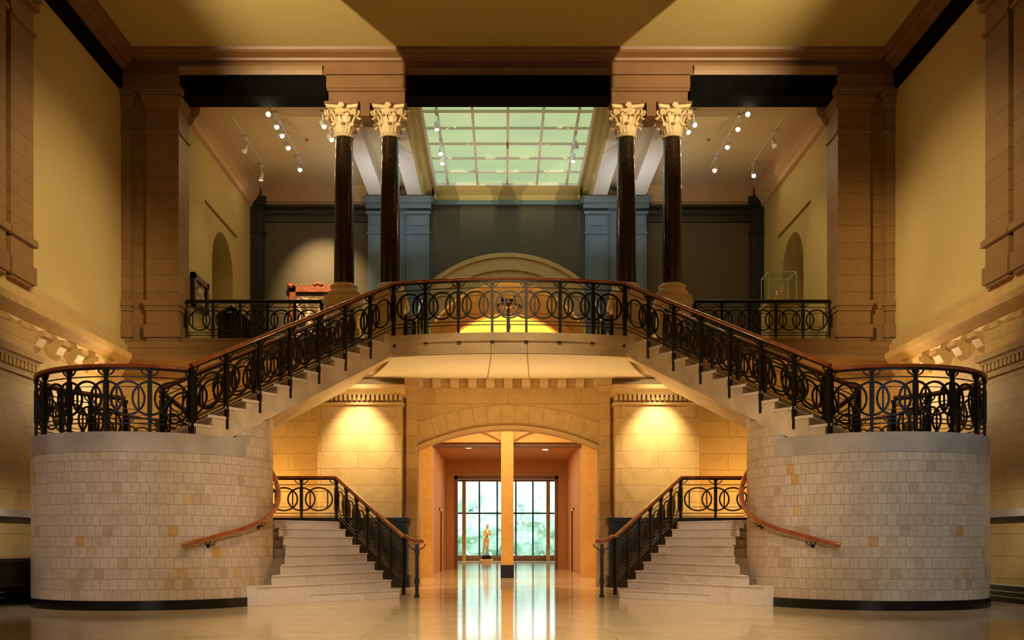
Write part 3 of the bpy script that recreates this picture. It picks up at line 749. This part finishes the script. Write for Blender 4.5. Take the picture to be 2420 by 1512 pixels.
    for k in range(NL):
        z0, z1 = (k) * RL, (k + 1) * RL
        m = MB()
        if k < NL - 1:
            Lk, Rk, Ln, Rn = Lp[k], Rp[k], Lp[k + 1], Rp[k + 1]
            dx, dy = (Ln[0] - Lk[0]), (Ln[1] - Lk[1]); ex, ey = (Rn[0] - Rk[0]), (Rn[1] - Rk[1])
            inn = dp(58 + k * 9, DR)if k < 2 else Ln
            quad = [Lk, Rk, (Rn[0] + ex * .3, Rn[1] + ey * .3), (Ln[0] + dx * .3, Ln[1] + dy * .3)]
            if k == 0: quad = [Lk, Rk, (Rn[0] + ex * .3, Rn[1] + ey * .3), (-4.6, 18.6), dp(50, DR - .3), dp(32, DR - .05)]
            if k == 1: quad = [Lk, Rk, (Rn[0] + ex * .3, Rn[1] + ey * .3), (-4.5, 18.8), dp(64, DR - .1)]
        else: quad = [Lp[8], Rp[8], (-4.1, 24.72), (-6.15, 24.72), (-5.3, 22.15), (-5.15, 22.1)]
        m.prism(quad, 0 if k > 0 else 0, z1 - .03, 'z')
        sf = .026; q = Vector(quad[1]) - Vector(quad[0]); q.normalize(); nn = Vector((q.y, -q.x))
        quad2 = [(quad[0][0] + nn.x * sf, quad[0][1] + nn.y * sf), (quad[1][0] + nn.x * sf, quad[1][1] + nn.y * sf)] + quad[2:]
        m.prism(quad2, z1 - .03, z1, 'z')
        m.mirror(sx).build('step', 'marble', t)
    MB().box(-6.0, -4.13, 24.58, 24.72, LZ - .06, LZ + .12).mirror(sx).build('landing_curb', 'black', t)
    # stepped dark curb between treads and drum
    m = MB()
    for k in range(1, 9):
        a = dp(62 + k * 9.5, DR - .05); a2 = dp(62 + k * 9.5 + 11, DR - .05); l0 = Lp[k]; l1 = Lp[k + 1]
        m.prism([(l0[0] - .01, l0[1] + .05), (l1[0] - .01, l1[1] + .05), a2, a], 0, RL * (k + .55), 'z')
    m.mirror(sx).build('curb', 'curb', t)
    # flight behind the drum and its platform
    I0, I1, O0, O1 = (-6.75, 19.75), (-5.3, 22.15), (-8.5, 23.4), (-6.15, 24.72)
    t = thing('staircase', (sx * 6.8, 22.5, 0), 'curving stone flight behind the %s drum joining landing and drum top' % sd, 'staircase', 'middle stair flights')
    for k in range(7):
        q0, q1 = k / 7, (k + 1) / 7; zt = LZ + (DZ - LZ) * (k + 1) / 8
        MB().prism([lerp2(I1, I0, q0), lerp2(O1, O0, q0), lerp2(O1, O0, q1), lerp2(I1, I0, q1)], 0, zt, 'z').mirror(sx).build('step', 'marble', t)
    MB().prism([(-6.75, 19.75), (-8.5, 23.4), (-8.85, 23), (-8.9, 21.4), (-8.4, 20)], 0, DZ, 'z').mirror(sx).build('platform', 'stringer', t)
    # wall handrail on the drum
    zc = [(29, 1.08), (36, 1.14), (49, 1.27), (58, 1.35), (67, 1.45), (76, 1.56), (85, 1.69), (94, 1.85), (103, 2.03), (112, 2.26), (122, 2.5), (135, 2.8)]
    pts = []
    for (a0, z0), (a1, z1) in zip(zc, zc[1:]):
        for i in range(3): pts.append((a0 + (a1 - a0) * i / 3, z0 + (z1 - z0) * i / 3))
    P3 = [Vector(dp(a, DR + .10) + (z,)) for a, z in pts]; P3 = [Vector((-sx * p.x, p.y, p.z)) for p in P3]
    t = thing('wall_handrail', tuple(P3[0]), 'curved red wooden handrail fixed to the tiled %s drum' % sd, 'handrail')
    MB().sweep(P3, [Vector((p.x - sx * DX, p.y - DY, 0)).normalized() for p in P3], [(x * .95, y * 1.15) for x, y in OVAL]).build('rail', 'wood', t, True)
    for a in (42, 74, 100):
        z = None
        for (a0, z0), (a1, z1) in zip(zc, zc[1:]):
            if a0 <= a <= a1: z = z0 + (z1 - z0) * (a - a0) / (a1 - a0)
        A = Vector(dp(a, DR + .1) + (z - .05,)); Bq = Vector(dp(a, DR - .01) + (z - .14,)); m = MB()
        for da in (-2.4, 0, 2.4):
            A2 = Vector(dp(a + da, DR + .10) + (z - .045,)); mid = Vector(dp(a + da * .7, DR + .08) + (z - .11,)); m.tube([A2, mid, Bq], .009, 6)
        m.tube([Bq, Vector(dp(a, DR + .02) + (z - .14,))], .03, 10)
        m.mirror(sx).build('wall_bracket', 'iron', t)

# ------------------------------------------------------------------ bridge
def fr(x): return 21.7 - .38 * (1 - (x / 2.47) ** 2)
xs = [-2.5 + 5.0 * i / 24 for i in range(25)]
t = thing('bridge', (0, 23, 5.0), 'bowed stone bridge landing joining both stair flights above the doorway', 'bridge')
front = [(x, fr(x) - .07) for x in xs]
back = [(TB[0] * -1, TB[1]), (3.85, 26.0), (-3.85, 26.0), (TB[0], TB[1])]
MB().prism(front + back, BZ - .17, BZ, 'z').build('deck', 'deckst', t)
ib = [(x, y + .09) for x, y in front]; m = MB()
ib = [(TB[0], TB[1] + .05)] + ib + [(-TB[0], TB[1] + .05)]
for p, q in zip(ib, ib[1:]): m.prism([p, q, (q[0], q[1] + .3), (p[0], p[1] + .3)], BZ - .42, BZ - .17, 'z')
m.build('fascia', 'deckst', t)
# coved soffit rising to the wall
m = MB(); n = len(xs); rows = []
for j in range(9):
    v = j / 8
    row = [(x * (1 + v * .42), fr(x) * (1 - v) + 26.05 * v + .05 * (1 - v), BZ - .43 + .25 * v - .05 * math.sin(PI * v) + .0) for x in xs]
    rows += row
fs = [(j * n + i, j * n + i + 1, (j + 1) * n + i + 1, (j + 1) * n + i) for j in range(8) for i in range(n - 1)]
m.add(rows + [(a, b, c + .03) for a, b, c in rows], fs + [tuple(q + len(rows) for q in f[::-1]) for f in fs])
m.build('soffit', 'soffit', t, True)
for x0 in (-.38, .38):
    pts = [Vector((x0 * (1 + v * .42), fr(x0) * (1 - v) + 26.05 * v + .05 * (1 - v), BZ - .435 + .25 * v - .05 * math.sin(PI * v))) for v in [i / 16 for i in range(17)]]
    MB().sweep(pts, Vector((1, 0, 0)), sec(.016, .012)).build('soffit_joint', 'brown', t)
    y0 = fr(x0) - .045
    MB().box(x0 - .008, x0 + .008, y0 + .05, y0 + .07, BZ - .42, BZ - .17).build('fascia_joint', 'brown', t)
for i in range(1, 7):
    x = -2.47 + 4.94 * i / 7
    MB().lathe([(.0, 0), (.05, .0), (.035, .02), (.0, .03)], x, fr(x) - .04, 12).build('post_foot', 'iron', t).location.z += 0
for o in t.children:
    if o.name.startswith('post_foot'):
        for v in o.data.vertices: v.co.z += BZ - .20
arcp = [(x * 2.47 / 2.5, fr(x * 2.47 / 2.5), BZ + .02) for x in xs]
balustrade(arcp, 7, 'bowed iron balustrade with red wooden rail along the front of the central bridge', -1, H=1.15, post_drop=.04)
# steps from the bridge up to the gallery with a central and two side rails
t = thing('staircase', (0, 25, BZ), 'short central flight behind the bridge rail up to the gallery', 'staircase')
for k in range(5): MB().box(-2.2, 2.2, 24.9 + k * .34, 26.86, BZ, BZ + (GZ - BZ) * (k + 1) / 5).build('step', 'marble', t)
t = thing('centre_handrail', (0, 24.5, BZ), 'small red wooden handrail on a black newel behind the centre of the bridge', 'handrail')
SZ = 6.80
MB().box(-.035, .035, 24.46, 24.54, BZ, SZ).box(-.05, .05, 24.44, 24.56, SZ - .5, SZ - .42).build('newel', 'iron', t)
MB().sweep([Vector((.27 * math.cos(a), 24.5 - .14 * math.sin(a), SZ + .02 + .05 * math.sin(a))) for a in [PI * i / 12 for i in range(13)]], Vector((0, 1, 0)), OVAL).build('scroll', 'wood', t, True)
MB().sweep([Vector((.24 * math.cos(a), 24.5, SZ - .03 - .16 * math.sin(a))) for a in [PI * i / 12 for i in range(13)]], Vector((0, 1, 0)), sec(.03, .03)).build('bracket', 'iron', t)
MB().sweep([Vector((0, 24.5, SZ + .05)), Vector((0, 25.0, SZ + .1)), Vector((0, 26.6, 7.5))], Vector((1, 0, 0)), OVAL).build('rail', 'wood', t, True)
MB().box(-.04, .04, 26.56, 26.64, GZ, 7.5).box(-.2, .2, 26.54, 26.62, 7.42, 7.5).box(-.2, -.14, 26.54, 26.62, 7.5, 7.6).box(.14, .2, 26.54, 26.62, 7.5, 7.6).build('top_post', 'iron', t)
for sx in (-1, 1):
    balustrade([(-2.45, 24.2, BZ), (-2.3, 24.9, BZ + .05), (-2.25, 26.4, GZ)], 3, 'iron balustrade beside the short steps at the %s end of the bridge, seen end-on' % SIDE[sx], sx, H=1.05)
    balustrade([(-GX + .05, 26.45, GZ), (-6.6, 26.45, GZ), (-4.85, 26.45, GZ)], 5, 'straight black iron balustrade across the %s bay of the gallery' % SIDE[sx], sx, H=1.07, group='gallery balustrades', rail_mat='iron')

# ------------------------------------------------------------------ track lights
def build_spot():
    root = thing('track_spotlight', (0, 0, 0), 'x', 'spotlight', 'gallery track spotlights')
    MB().box(-.05, .05, -.09, .09, .30, .34).build('adapter', 'white', root)
    MB().tube([(0, 0, .31), (0, 0, .1)], .018, 8).build('arm', 'white', root)
    h = MB().lathe([(.045, .13), (.062, .11), (.066, 0), (.066, -.13), (.060, -.13), (.055, -.06)], k=20)
    hd = h.build('housing', 'white', root, True)
    l = MB().lathe([(.001, -.115), (.056, -.115), (.056, -.11), (.001, -.11)], k=20).build('lens', 'lamp', hd, True)
    return root
spot = build_spot()
first = True
SP_ = [ # x, y, tiltx, tilty, lens, label
 (-6.35, 27.0, -58, 0, 'g', 'glaring white track spotlight at the near end of the left bay ceiling'),
 (-6.35, 27.75, -35, 30, 'l', 'lit track spotlight just behind the glaring one in the left bay'),
 (-6.35, 28.35, -30, 40, 'l', 'third lit track spotlight from the front in the left bay'),
 (-6.35, 29.2, -30, 32, 'l', 'lit track spotlight near the middle of the left bay ceiling'),
 (-6.35, 30.9, -30, 30, 'l', 'farthest lit spotlight on the inner track of the left bay'),
 (-7.6, 29.4, 20, -25, 'o', 'unlit white spotlight near the left cove of the gallery'),
 (-7.65, 31.6, 10, -12, 'l', 'dim white spotlight in the back left corner of the gallery ceiling'),
 (-5.05, 27.7, -30, 30, 'l', 'lit spotlight partly hidden by the far left column capital, upper one'),
 (-5.0, 28.6, -30, 30, 'l', 'lit spotlight just below the far left column capital, lower one'),
 (6.35, 27.0, -58, 0, 'g', 'glaring white track spotlight at the near end of the right bay ceiling'),
 (6.35, 27.9, -35, -30, 'l', 'lit track spotlight just behind the glaring one in the right bay'),
 (6.35, 29.15, -30, -35, 'l', 'lit track spotlight near the middle of the right bay ceiling'),
 (6.35, 30.95, -30, -30, 'l', 'farthest lit spotlight on the inner track of the right bay'),
 (7.6, 29.0, 20, 25, 'o', 'unlit white spotlight near the right cove of the gallery'),
 (7.6, 31.4, -40, 0, 'l', 'bright spotlight in the back right corner of the gallery ceiling'),
 (5.05, 27.6, -40, 10, 'l', 'lit spotlight at the edge of the far right column capital, upper one'),
 (4.95, 28.1, -40, 20, 'l', 'lit spotlight at the edge of the far right column capital, lower one'),
 (-1.93, 27.6, -10, 0, 'l', 'spotlight hanging at the front left corner of the green skylight'),
 (-1.93, 29.4, -30, 0, 'l', 'bright spotlight under the left side of the skylight, middle one'),
 (-1.93, 30.1, -20, 0, 'l', 'spotlight under the left side of the skylight, farthest back'),
 (1.93, 28.9, 20, 20, 'l', 'spotlight under the right side of the skylight, nearer one'),
 (1.93, 29.9, -10, 0, 'l', 'spotlight under the right side of the skylight, farther one')]
for (x, y, rx, ry, k, lb) in SP_:
    c = spot if first else copy_tree(spot); first = False
    c.location = (x, y, 12.54 if abs(x) > 2.5 else 12.47); c['label'] = lb
    for ch in c.children:
        if ch.name.startswith('housing'):
            ch.rotation_euler = (R(rx), R(-ry), 0)
            for l in ch.children:
                if k != 'l':
                    l.data = l.data.copy(); l.data.materials[0] = M['lampglare'] if k == 'g' else M['white']
for (x, y0, y1, lb) in ((-6.35, 26.9, 31.8, 'thin white ceiling track of the left bay, carrying the lit spotlights'), (-7.6, 28, 32, 'thin white ceiling track close to the left gallery cove'),
                    (6.35, 26.9, 31.8, 'thin white ceiling track of the right bay, carrying the lit spotlights'), (7.6, 28, 32, 'thin white ceiling track close to the right gallery cove'),
                    (-5.02, 27, 29.5, 'short ceiling track beside the far left column'), (5.0, 27, 29.5, 'short ceiling track beside the far right column')):
    tag(bbox(x - .015, x + .015, y0, y1, 12.88, 12.9).build('lighting_track', 'white'), lb, 'track', 'lighting tracks')
for x in (-6.3, 6.3):
    tag(MB().lathe([(.04, 12.9), (.04, 12.84), (.02, 12.83)], x * .93, 29.6, 12).build('sprinkler_head', 'brown'), 'tiny dark sprinkler head on the %s bay ceiling' % ('left' if x < 0 else 'right'), 'sprinkler')

# ------------------------------------------------------------------ gallery furnishings
t = thing('framed_painting', (-GX, 27.6, 7.4), 'painting in a black frame on the left gallery wall beside the arched doorway', 'painting')
b = MB().box(-GX, -GX + .12, 26.95, 27.12, 7.45, 8.32).box(-GX, -GX + .12, 28.13, 28.3, 7.45, 8.32).box(-GX, -GX + .12, 26.95, 28.3, 7.45, 7.6).box(-GX, -GX + .12, 26.95, 28.3, 8.17, 8.32)
b.build('frame', 'black', t); bbox(-GX + .01, -GX + .05, 27.1, 28.15, 7.58, 8.2).build('canvas', 'canvas1', t)
t = thing('framed_painting', (-6.4, YB, 7.4), 'large painting in an ornate red gilt frame on the dark rear gallery wall', 'painting')
b = MB()
for (x0, x1, z0, z1) in ((-7.17, -6.97, 7.3, 9.6), (-5.5, -5.3, 7.3, 9.6), (-7.17, -5.3, 9.4, 9.6), (-7.17, -5.3, 7.3, 7.5)): b.box(x0, x1, YB - .16, YB, z0, z1)
for i in range(12): b.add(*ico(Vector((-7.13 + i * .16, YB - .12, 9.6)), .055))
for z in (7.6, 7.9, 8.2, 8.5, 8.8, 9.1): b.add(*ico(Vector((-7.15, YB - .14, z)), .05))
for i in range(5): b.add(*ico(Vector((-6.35 + i * .06, YB - .15, 9.64 + .02 * (2 - abs(i - 2)))), .06))
for x in (-7.15, -5.32): b.add(*ico(Vector((x, YB - .14, 9.6)), .11))
b.build('frame', 'redgilt', t); bbox(-6.97, -5.5, YB - .06, YB - .03, 7.5, 9.4).build('canvas', 'canvas2', t)
# dark carved cabinet in the left doorway
t = thing('carved_cabinet', (-7.9, 29.3, GZ), 'tall dark carved cabinet behind the left gallery rail in front of the arched doorway', 'cabinet')
MB().box(-8.25, -7.55, 28.9, 29.8, GZ + .1, GZ + 1.15).box(-8.3, -7.5, 28.85, 29.85, GZ, GZ + .1).box(-8.3, -7.5, 28.85, 29.85, GZ + 1.15, GZ + 1.22).build('body', 'blackmatte', t)
b = MB().box(-8.2, -7.6, 28.95, 29.7, GZ + 1.22, GZ + 1.3)
for i in range(5): b.add(*ico(Vector((-8.1 + .1 * i, 29.0, GZ + 1.34 + .05 * (2 - abs(i - 2)))), .07))
b.build('carved_crest', 'blackmatte', t)
for s in (0, 1): MB().box(-8.2 + s * .32, -7.92 + s * .32, 28.87, 28.9, GZ + .15, GZ + 1.08).build('door', 'black', t)
# vitrine
t = thing('display_pedestal', (7.5, 28.2, GZ), 'cream plinth carrying the glass case in the right bay', 'pedestal')
bbox(7.14, 7.9, 27.8, 28.6, GZ, 7.66).build('plinth_body', 'gplaster', t); bbox(7.08, 7.96, 27.74, 28.66, 7.66, 7.74).build('top', 'cove', t)
t = thing('glass_case', (7.5, 28.2, 7.74), 'clear glass vitrine with small gold figures in the right bay of the gallery', 'display case')
bbox(7.14, 7.9, 27.8, 28.6, 7.75, 8.55).build('glass_cover', 'glass', t)
m = MB()
for x in (7.14, 7.9):
    for y in (27.8, 28.6): m.box(x - .008, x + .008, y - .008, y + .008, 7.74, 8.55)
for z in (8.55,):
    m.box(7.13, 7.91, 27.79, 27.806, z - .01, z + .01).box(7.13, 7.91, 28.594, 28.61, z - .01, z + .01).box(7.13, 7.146, 27.8, 28.6, z - .01, z + .01).box(7.894, 7.91, 27.8, 28.6, z - .01, z + .01)
m.build('edge', 'white', t)
for i, (x, hh, lb) in enumerate(((7.46, .34, 'shorter gold figurine on the left inside the glass case'), (7.62, .52, 'taller gold figurine on the right inside the glass case'))):
    m = MB().lathe([(.07, 7.745), (.07, 7.78), (.035, 7.8), (.05, 7.78 + hh * .35), (.03, 7.78 + hh * .5), (.045, 7.78 + hh * .68), (.02, 7.78 + hh * .78), (.032, 7.78 + hh * .88), (.005, 7.78 + hh)], x, 28.15, 14)
    tag(m.build('figurine', 'gold', None, True), lb, 'figurine')

# bench behind the left drum, low dark block
t = thing('stone_bench', (-9.2, 19.2, 0), 'dark low bench against the left wall, half hidden by the left drum', 'bench')
bbox(-9.28, -8.75, 15.5, 22, .34, .80).build('body', 'bench', t)
bbox(-9.28, -8.70, 15.4, 22.1, .78, .84).build('seat', 'bench', t)
for y in (15.8, 18.6, 21.4): bbox(-9.25, -8.8, y, y + .3, 0, .34).build('leg', 'black', t)

# ------------------------------------------------------------------ statue (nude standing figure)
def skin_chain(name, verts, edges, radii, mat, parent, loc, sub=2):
    me = bpy.data.meshes.new(name); me.from_pydata(verts, edges, []); me.update()
    o = bpy.data.objects.new(name, me); col.objects.link(o); o.parent = parent; o.location = loc
    sk_ = o.modifiers.new('s', 'SKIN'); sk_.use_smooth_shade = True
    for i, r in enumerate(radii): me.skin_vertices[0].data[i].radius = (r, r) if not isinstance(r, tuple) else r
    me.skin_vertices[0].data[0].use_root = True
    su = o.modifiers.new('u', 'SUBSURF'); su.levels = sub; su.render_levels = sub
    me.materials.append(M[mat]); return o
t = thing('statue', (-1.12, 60, 0), 'gilded standing nude statue leaning against the bright garden window', 'statue')
MB().lathe([(.40, 0), (.40, .16), (.36, .18), (.34, .2)], -1.12, 60, 24).build('plinth', 'base', t, True)
MB().lathe([(.28, .2), (.30, .24), (.28, .4), (.22, .44)], -1.12, 60, 24).build('base', 'black', t, True)
V_ = [(-.02, 0, 1.38), (.0, 0, 1.52), (.03, 0, 1.72), (.03, 0, 1.88), (.04, 0, 1.98), (.05, -.02, 2.10), (.05, -.03, 2.2),
      (-.12, 0, 1.84), (-.14, -.05, 1.62), (-.02, -.15, 1.58), (.10, -.17, 1.62),
      (.19, 0, 1.84), (.25, -.03, 1.6), (.12, -.15, 1.68), (.02, -.17, 1.72),
      (-.10, 0, 1.28), (-.14, -.03, .92), (-.2, .0, .52), (-.2, -.1, .47),
      (.07, 0, 1.28), (.06, -.06, .93), (-.02, .02, .54), (-.0, -.1, .47)]
E_ = [(0, 1), (1, 2), (2, 3), (3, 4), (4, 5), (5, 6), (3, 7), (7, 8), (8, 9), (9, 10), (3, 11), (11, 12), (12, 13), (13, 14), (0, 15), (15, 16), (16, 17), (17, 18), (0, 19), (19, 20), (20, 21), (21, 22)]
R_ = [(.15, .11), (.115, .09), (.14, .1), (.13, .08), .045, .075, .07, .055, .042, .034, .026, .055, .042, .034, .026, .095, .062, .036, .03, .095, .062, .036, .03]
skin_chain('figure', V_, E_, R_, 'gold', t, (0, 0, 0))
m = MB(); m.add(*ico(Vector((-1.07, 59.99, 2.19)), .085)); m.add(*ico(Vector((-1.06, 60.08, 2.2)), .05)); m.build('hair', 'gold', t, True)

# ------------------------------------------------------------------ garden outside
struct(bbox(-60, 60, 66.4, 140, -.5, -.3).build('ground', 'grass'))
def tree(x, y, h, r, label):
    t = thing('tree', (x, y, -.3), label, 'tree', 'garden trees beyond the window')
    MB().tube([(x, y, -.3), (x + .1, y, h * .4), (x, y, h * .75)], .22, 10, .08).build('trunk', 'bark', t, True)
    rnd = random.Random(int(x * 10 + y)); m = MB()
    for i in range(26):
        a = rnd.uniform(0, 2 * PI); b_ = math.acos(rnd.uniform(-1, 1)); q = rnd.uniform(.1, .7) * r
        c = Vector((x + q * math.sin(b_) * math.cos(a), y + q * math.sin(b_) * math.sin(a), h * .55 + q * 1.3 * math.cos(b_)))
        vs, fs = ico(Vector((0, 0, 0)), 1); rr = rnd.uniform(.35, .55) * r
        m.add([c + v * rr * (1 + .25 * noise.noise(v * 2.3 + c)) for v in vs], fs)
    for i in range(700):
        a = rnd.uniform(0, 2 * PI); b_ = math.acos(rnd.uniform(-1, 1)); q = rnd.uniform(.8, 1.15) * r
        c = Vector((x + q * math.sin(b_) * math.cos(a), y + q * math.sin(b_) * math.sin(a), h * .55 + q * 1.2 * math.cos(b_)))
        s = rnd.uniform(.12, .26); u = Vector((rnd.uniform(-1, 1), rnd.uniform(-1, 1), rnd.uniform(-1, 1))).normalized(); v = u.orthogonal().normalized()
        m.add([c - u * s, c + v * s * .6, c + u * s, c - v * s * .6, c + u.cross(v) * s * .25], [(0, 1, 4), (1, 2, 4), (2, 3, 4), (3, 0, 4), (0, 3, 2, 1)])
    m.build('foliage', 'leaf', t)
tree(-4.4, 78, 5.5, 3.0, 'pale green tree outside, left of the statue')
tree(-.6, 80, 4.5, 3.2, 'pale green tree outside, directly behind the statue')
tree(3.4, 79, 4.6, 3.0, 'low leafy tree outside the window right of the pillar')
tree(6.5, 84, 8, 3.0, 'tall tree outside at the far right window panes')
tree(-8, 88, 9, 3.4, 'tall tree outside at the far left window panes')

# ------------------------------------------------------------------ lights
WARM = (1, .60, .20); WARM2 = (1, .70, .36); COOL = (.62, .80, 1); NEUT = (1, .90, .80)
def spotl(loc, tgt, pw, colr, ang, blend=.6, size=.05):
    l = bpy.data.lights.new('spot', 'SPOT'); l.energy = pw; l.color = colr; l.spot_size = R(ang); l.spot_blend = blend; l.shadow_soft_size = size
    o = bpy.data.objects.new('spot_lamp', l); col.objects.link(o); o.location = loc
    o.rotation_euler = (Vector(tgt) - Vector(loc)).to_track_quat('-Z', 'Y').to_euler(); return o
def areal(loc, tgt, pw, colr, sx_, sy_):
    l = bpy.data.lights.new('area', 'AREA'); l.shape = 'RECTANGLE'; l.size = sx_; l.size_y = sy_; l.energy = pw; l.color = colr
    o = bpy.data.objects.new('area_lamp', l); col.objects.link(o); o.location = loc
    o.rotation_euler = (Vector(tgt) - Vector(loc)).to_track_quat('-Z', 'Y').to_euler(); return o
# hall
areal((0, 6, 13.3), (0, 12, 0), 60, WARM, 10, 6)                     # general warm ceiling light, behind the frame
areal((0, -7.5, 3.5), (0, 18, 1), 120, NEUT, 8, 4)                    # daylight of the entrance behind the camera
spotl((0, 7, 13), (0, 14.0, 0), 9000, (1, .76, .45), 44, 1, .3)                   # floor wash
for sx in (-1, 1):
    spotl((-sx * 5.5, 9, 12.8), (sx * 9.9, 22.8, 6.9), 15000, (1, .78, .42), 24, 1, .15)      # pools on the side walls
    spotl((sx * 3.72, 24.75, 5.3), (sx * 3.76, 25.75, 3.1), 850, (1, .84, .58), 68, 1, .04)    # picture light on the lit block
    spotl((sx * 8.0, 1, 9.5), (sx * 8.0, 17, 1.7), 2500, (.42, .72, 1) if sx > 0 else (.95, .84, .86), 24, .8, .3)
    spotl((sx * 1.0, 10, 12.6), (sx * 5.2, 17.5, 1.6), 1700, WARM2, 30, .9, .2)              # inner drum
    spotl((sx * 1.4, 1, 7.5), (sx * 3.8, 20.6, .9), 4600, (1, .86, .78), 17, .9, .2)              # steps
    spotl((0, 6, 9), (sx * 4.0, 19.4, 3.8), 900, NEUT, 20, .9, .2)
    spotl((sx * 1.0, 12, 8.4), (sx * 3.7, 26.2, 12.0), 430, WARM2, 11, .6, .02)            # capitals
    areal((sx * 6.6, 25.0, 1.9), (sx * 6.6, 26.3, 4.2), 100, WARM, 3, .3)              # wash behind the stairs
    spotl((sx * 3.72, 24.9, 5.33), (sx * 3.72, 25.5, 5.12), 45, (1, .84, .58), 120, 1, .03)
    spotl((sx * 8.6, 25.3, 4.7), (sx * 9.9, 22.6, 4.9), 260, WARM2, 95, 1, .06)
    spotl((sx * 8.75, 13.5, 2.3), (sx * 9.6, 19.8, 1.2), 2600, (1, .95, .85), 24, 1, .1)
spotl((1, 16.5, 11.8), (9.1, 26, 8.4), 2200, (1, .72, .34), 22, 1, .2)
areal((0, 23.8, 2.4), (0, 24, 6), 90, WARM2, 4.5, 1.5)
areal((0, 24.2, 4.6), (0, 26.3, 2.5), 12, WARM, 4, .3)
spotl((0, 8, 9.8), (0, 21.5, 5.3), 2600, WARM2, 18, .8, .1)
areal((0, 30, 11.6), (0, 30, 13), 22, (1, .9, .8), 3.5, 5)
# passage
areal((0, 30, 5.5), (0, 30, 0), 260, WARM2, 3, 4)
areal((0, 39, 4.7), (0, 39, 0), 170, WARM2, 3, 6)
areal((0, 55, 5.4), (0, 55, 0), 120, WARM2, 4, 8)
spotl((-.5, 55, 5.2), (-1.12, 60, 1.6), 1600, WARM2, 30, .8)
# gallery
areal((0, 30, 12.7), (0, 30, 0), 40, (.55, .8, .95), 4.2, 5.6)
for sx in (-1, 1):
    areal((sx * 6.4, 29.5, 12.5), (sx * 6.4, 29.5, 0), 40, WARM2, 2.6, 4)
    areal((sx * 6.4, 29.5, 11.8), (sx * 6.4, 29.5, 13), 10, WARM2, 2.6, 4)
    areal((sx * 3.7, 31, 11), (sx * 3.7, 31.5, 13), 26, (.82, .88, 1), 1.5, 3)
    spotl((sx * 2.2, 31.0, 12.6), (sx * 3.6, 33.5, 10.8), 40, (.5, .75, 1), 70, 1, .1)
spotl((-6.35, 30.9, 12.4), (-6.0, 33.5, 9.3), 2400, WARM2, 56, 1, .05)
spotl((-6.35, 28.3, 12.4), (-8.4, 27.6, 7.9), 150, WARM2, 45, 1, .05)
spotl((6.35, 28.3, 12.4), (8.4, 27.6, 8.2), 150, WARM2, 50, 1, .05)
spotl((6.35, 28.3, 12.4), (7.5, 28.2, 7.9), 80, WARM2, 20, 1, .05)
areal((0, 35.5, 11.5), (0, 35.5, 0), 60, WARM, 4, 2)
areal((0, 39.5, 11), (0, 39.5, 0), 900, (1, .72, .15), 5, 3)
# added off-frame spots on wall brackets; invented flaps cut the ceiling light's edge
for sx in (-1, 1):
    S_ = Vector((-8.4, 14.0, 9.6)); A_ = Vector((-2.89, 25.55, 13.66)); B_ = Vector((-3.88, 23.46, 13.66)); dd = (A_ - B_)
    n_ = (A_ - S_).cross(B_ - S_).normalized()
    if n_.x < 0: n_ = -n_
    p0 = S_ + (B_ - dd * 4 - S_).normalized() * 1.1; p1 = S_ + (A_ + dd * 5 - S_).normalized() * 1.1
    q = [p0, p1, p1 + n_ * 1.4, p0 + n_ * 1.4]; th = (p1 - S_).normalized() * .01
    t = thing('added_light_cutter', (sx * 8.4, 14, 9.6), 'added off-frame black flap on the %s wall bracket, cutting the ceiling light' % SIDE[sx], 'spotlight')
    MB().hexa(q, [v + th for v in q]).mirror(sx).build('shadow_flap', 'black', t)
    MB().box(-8.5, -8.3, 13.6, 13.8, 9.3, 9.5).box(-9.9, -8.38, 13.66, 13.74, 9.3, 9.38).mirror(sx).build('bracket', 'black', t)
    spotl((sx * 8.4, 14, 9.6), (sx * 4.3, 24.9, 13.66), 11000, (1, .84, .52), 32, 1, .004)

w = bpy.data.worlds.new('World'); bpy.context.scene.world = w; w.use_nodes = True
bg = w.node_tree.nodes['Background']; bg.inputs[0].default_value = (.72, .92, 1, 1); bg.inputs[1].default_value = 4.2
sun = bpy.data.lights.new('sun', 'SUN'); sun.energy = 5; sun.angle = .05; so = bpy.data.objects.new('sun_lamp', sun); col.objects.link(so); so.rotation_euler = (R(-35), R(10), 0); so.location = (0, 90, 30)

# ------------------------------------------------------------------ camera
cam = bpy.data.cameras.new('camera'); co = bpy.data.objects.new('camera', cam); col.objects.link(co)
co.location = (-.12, 0, 1.1); co.rotation_euler = (PI / 2, 0, 0)
cam.sensor_width = 36; cam.lens = 36 * 2400 / 2420; cam.shift_x = (1210 - 1190) / 2420; cam.shift_y = (1285 - 756) / 2420
cam.clip_end = 500
sc = bpy.context.scene; sc.camera = co
sc.view_settings.view_transform = 'Standard'; sc.view_settings.look = 'None'; sc.view_settings.gamma = 1; sc.view_settings.use_curve_mapping = False
sc.view_settings.exposure = 0.0
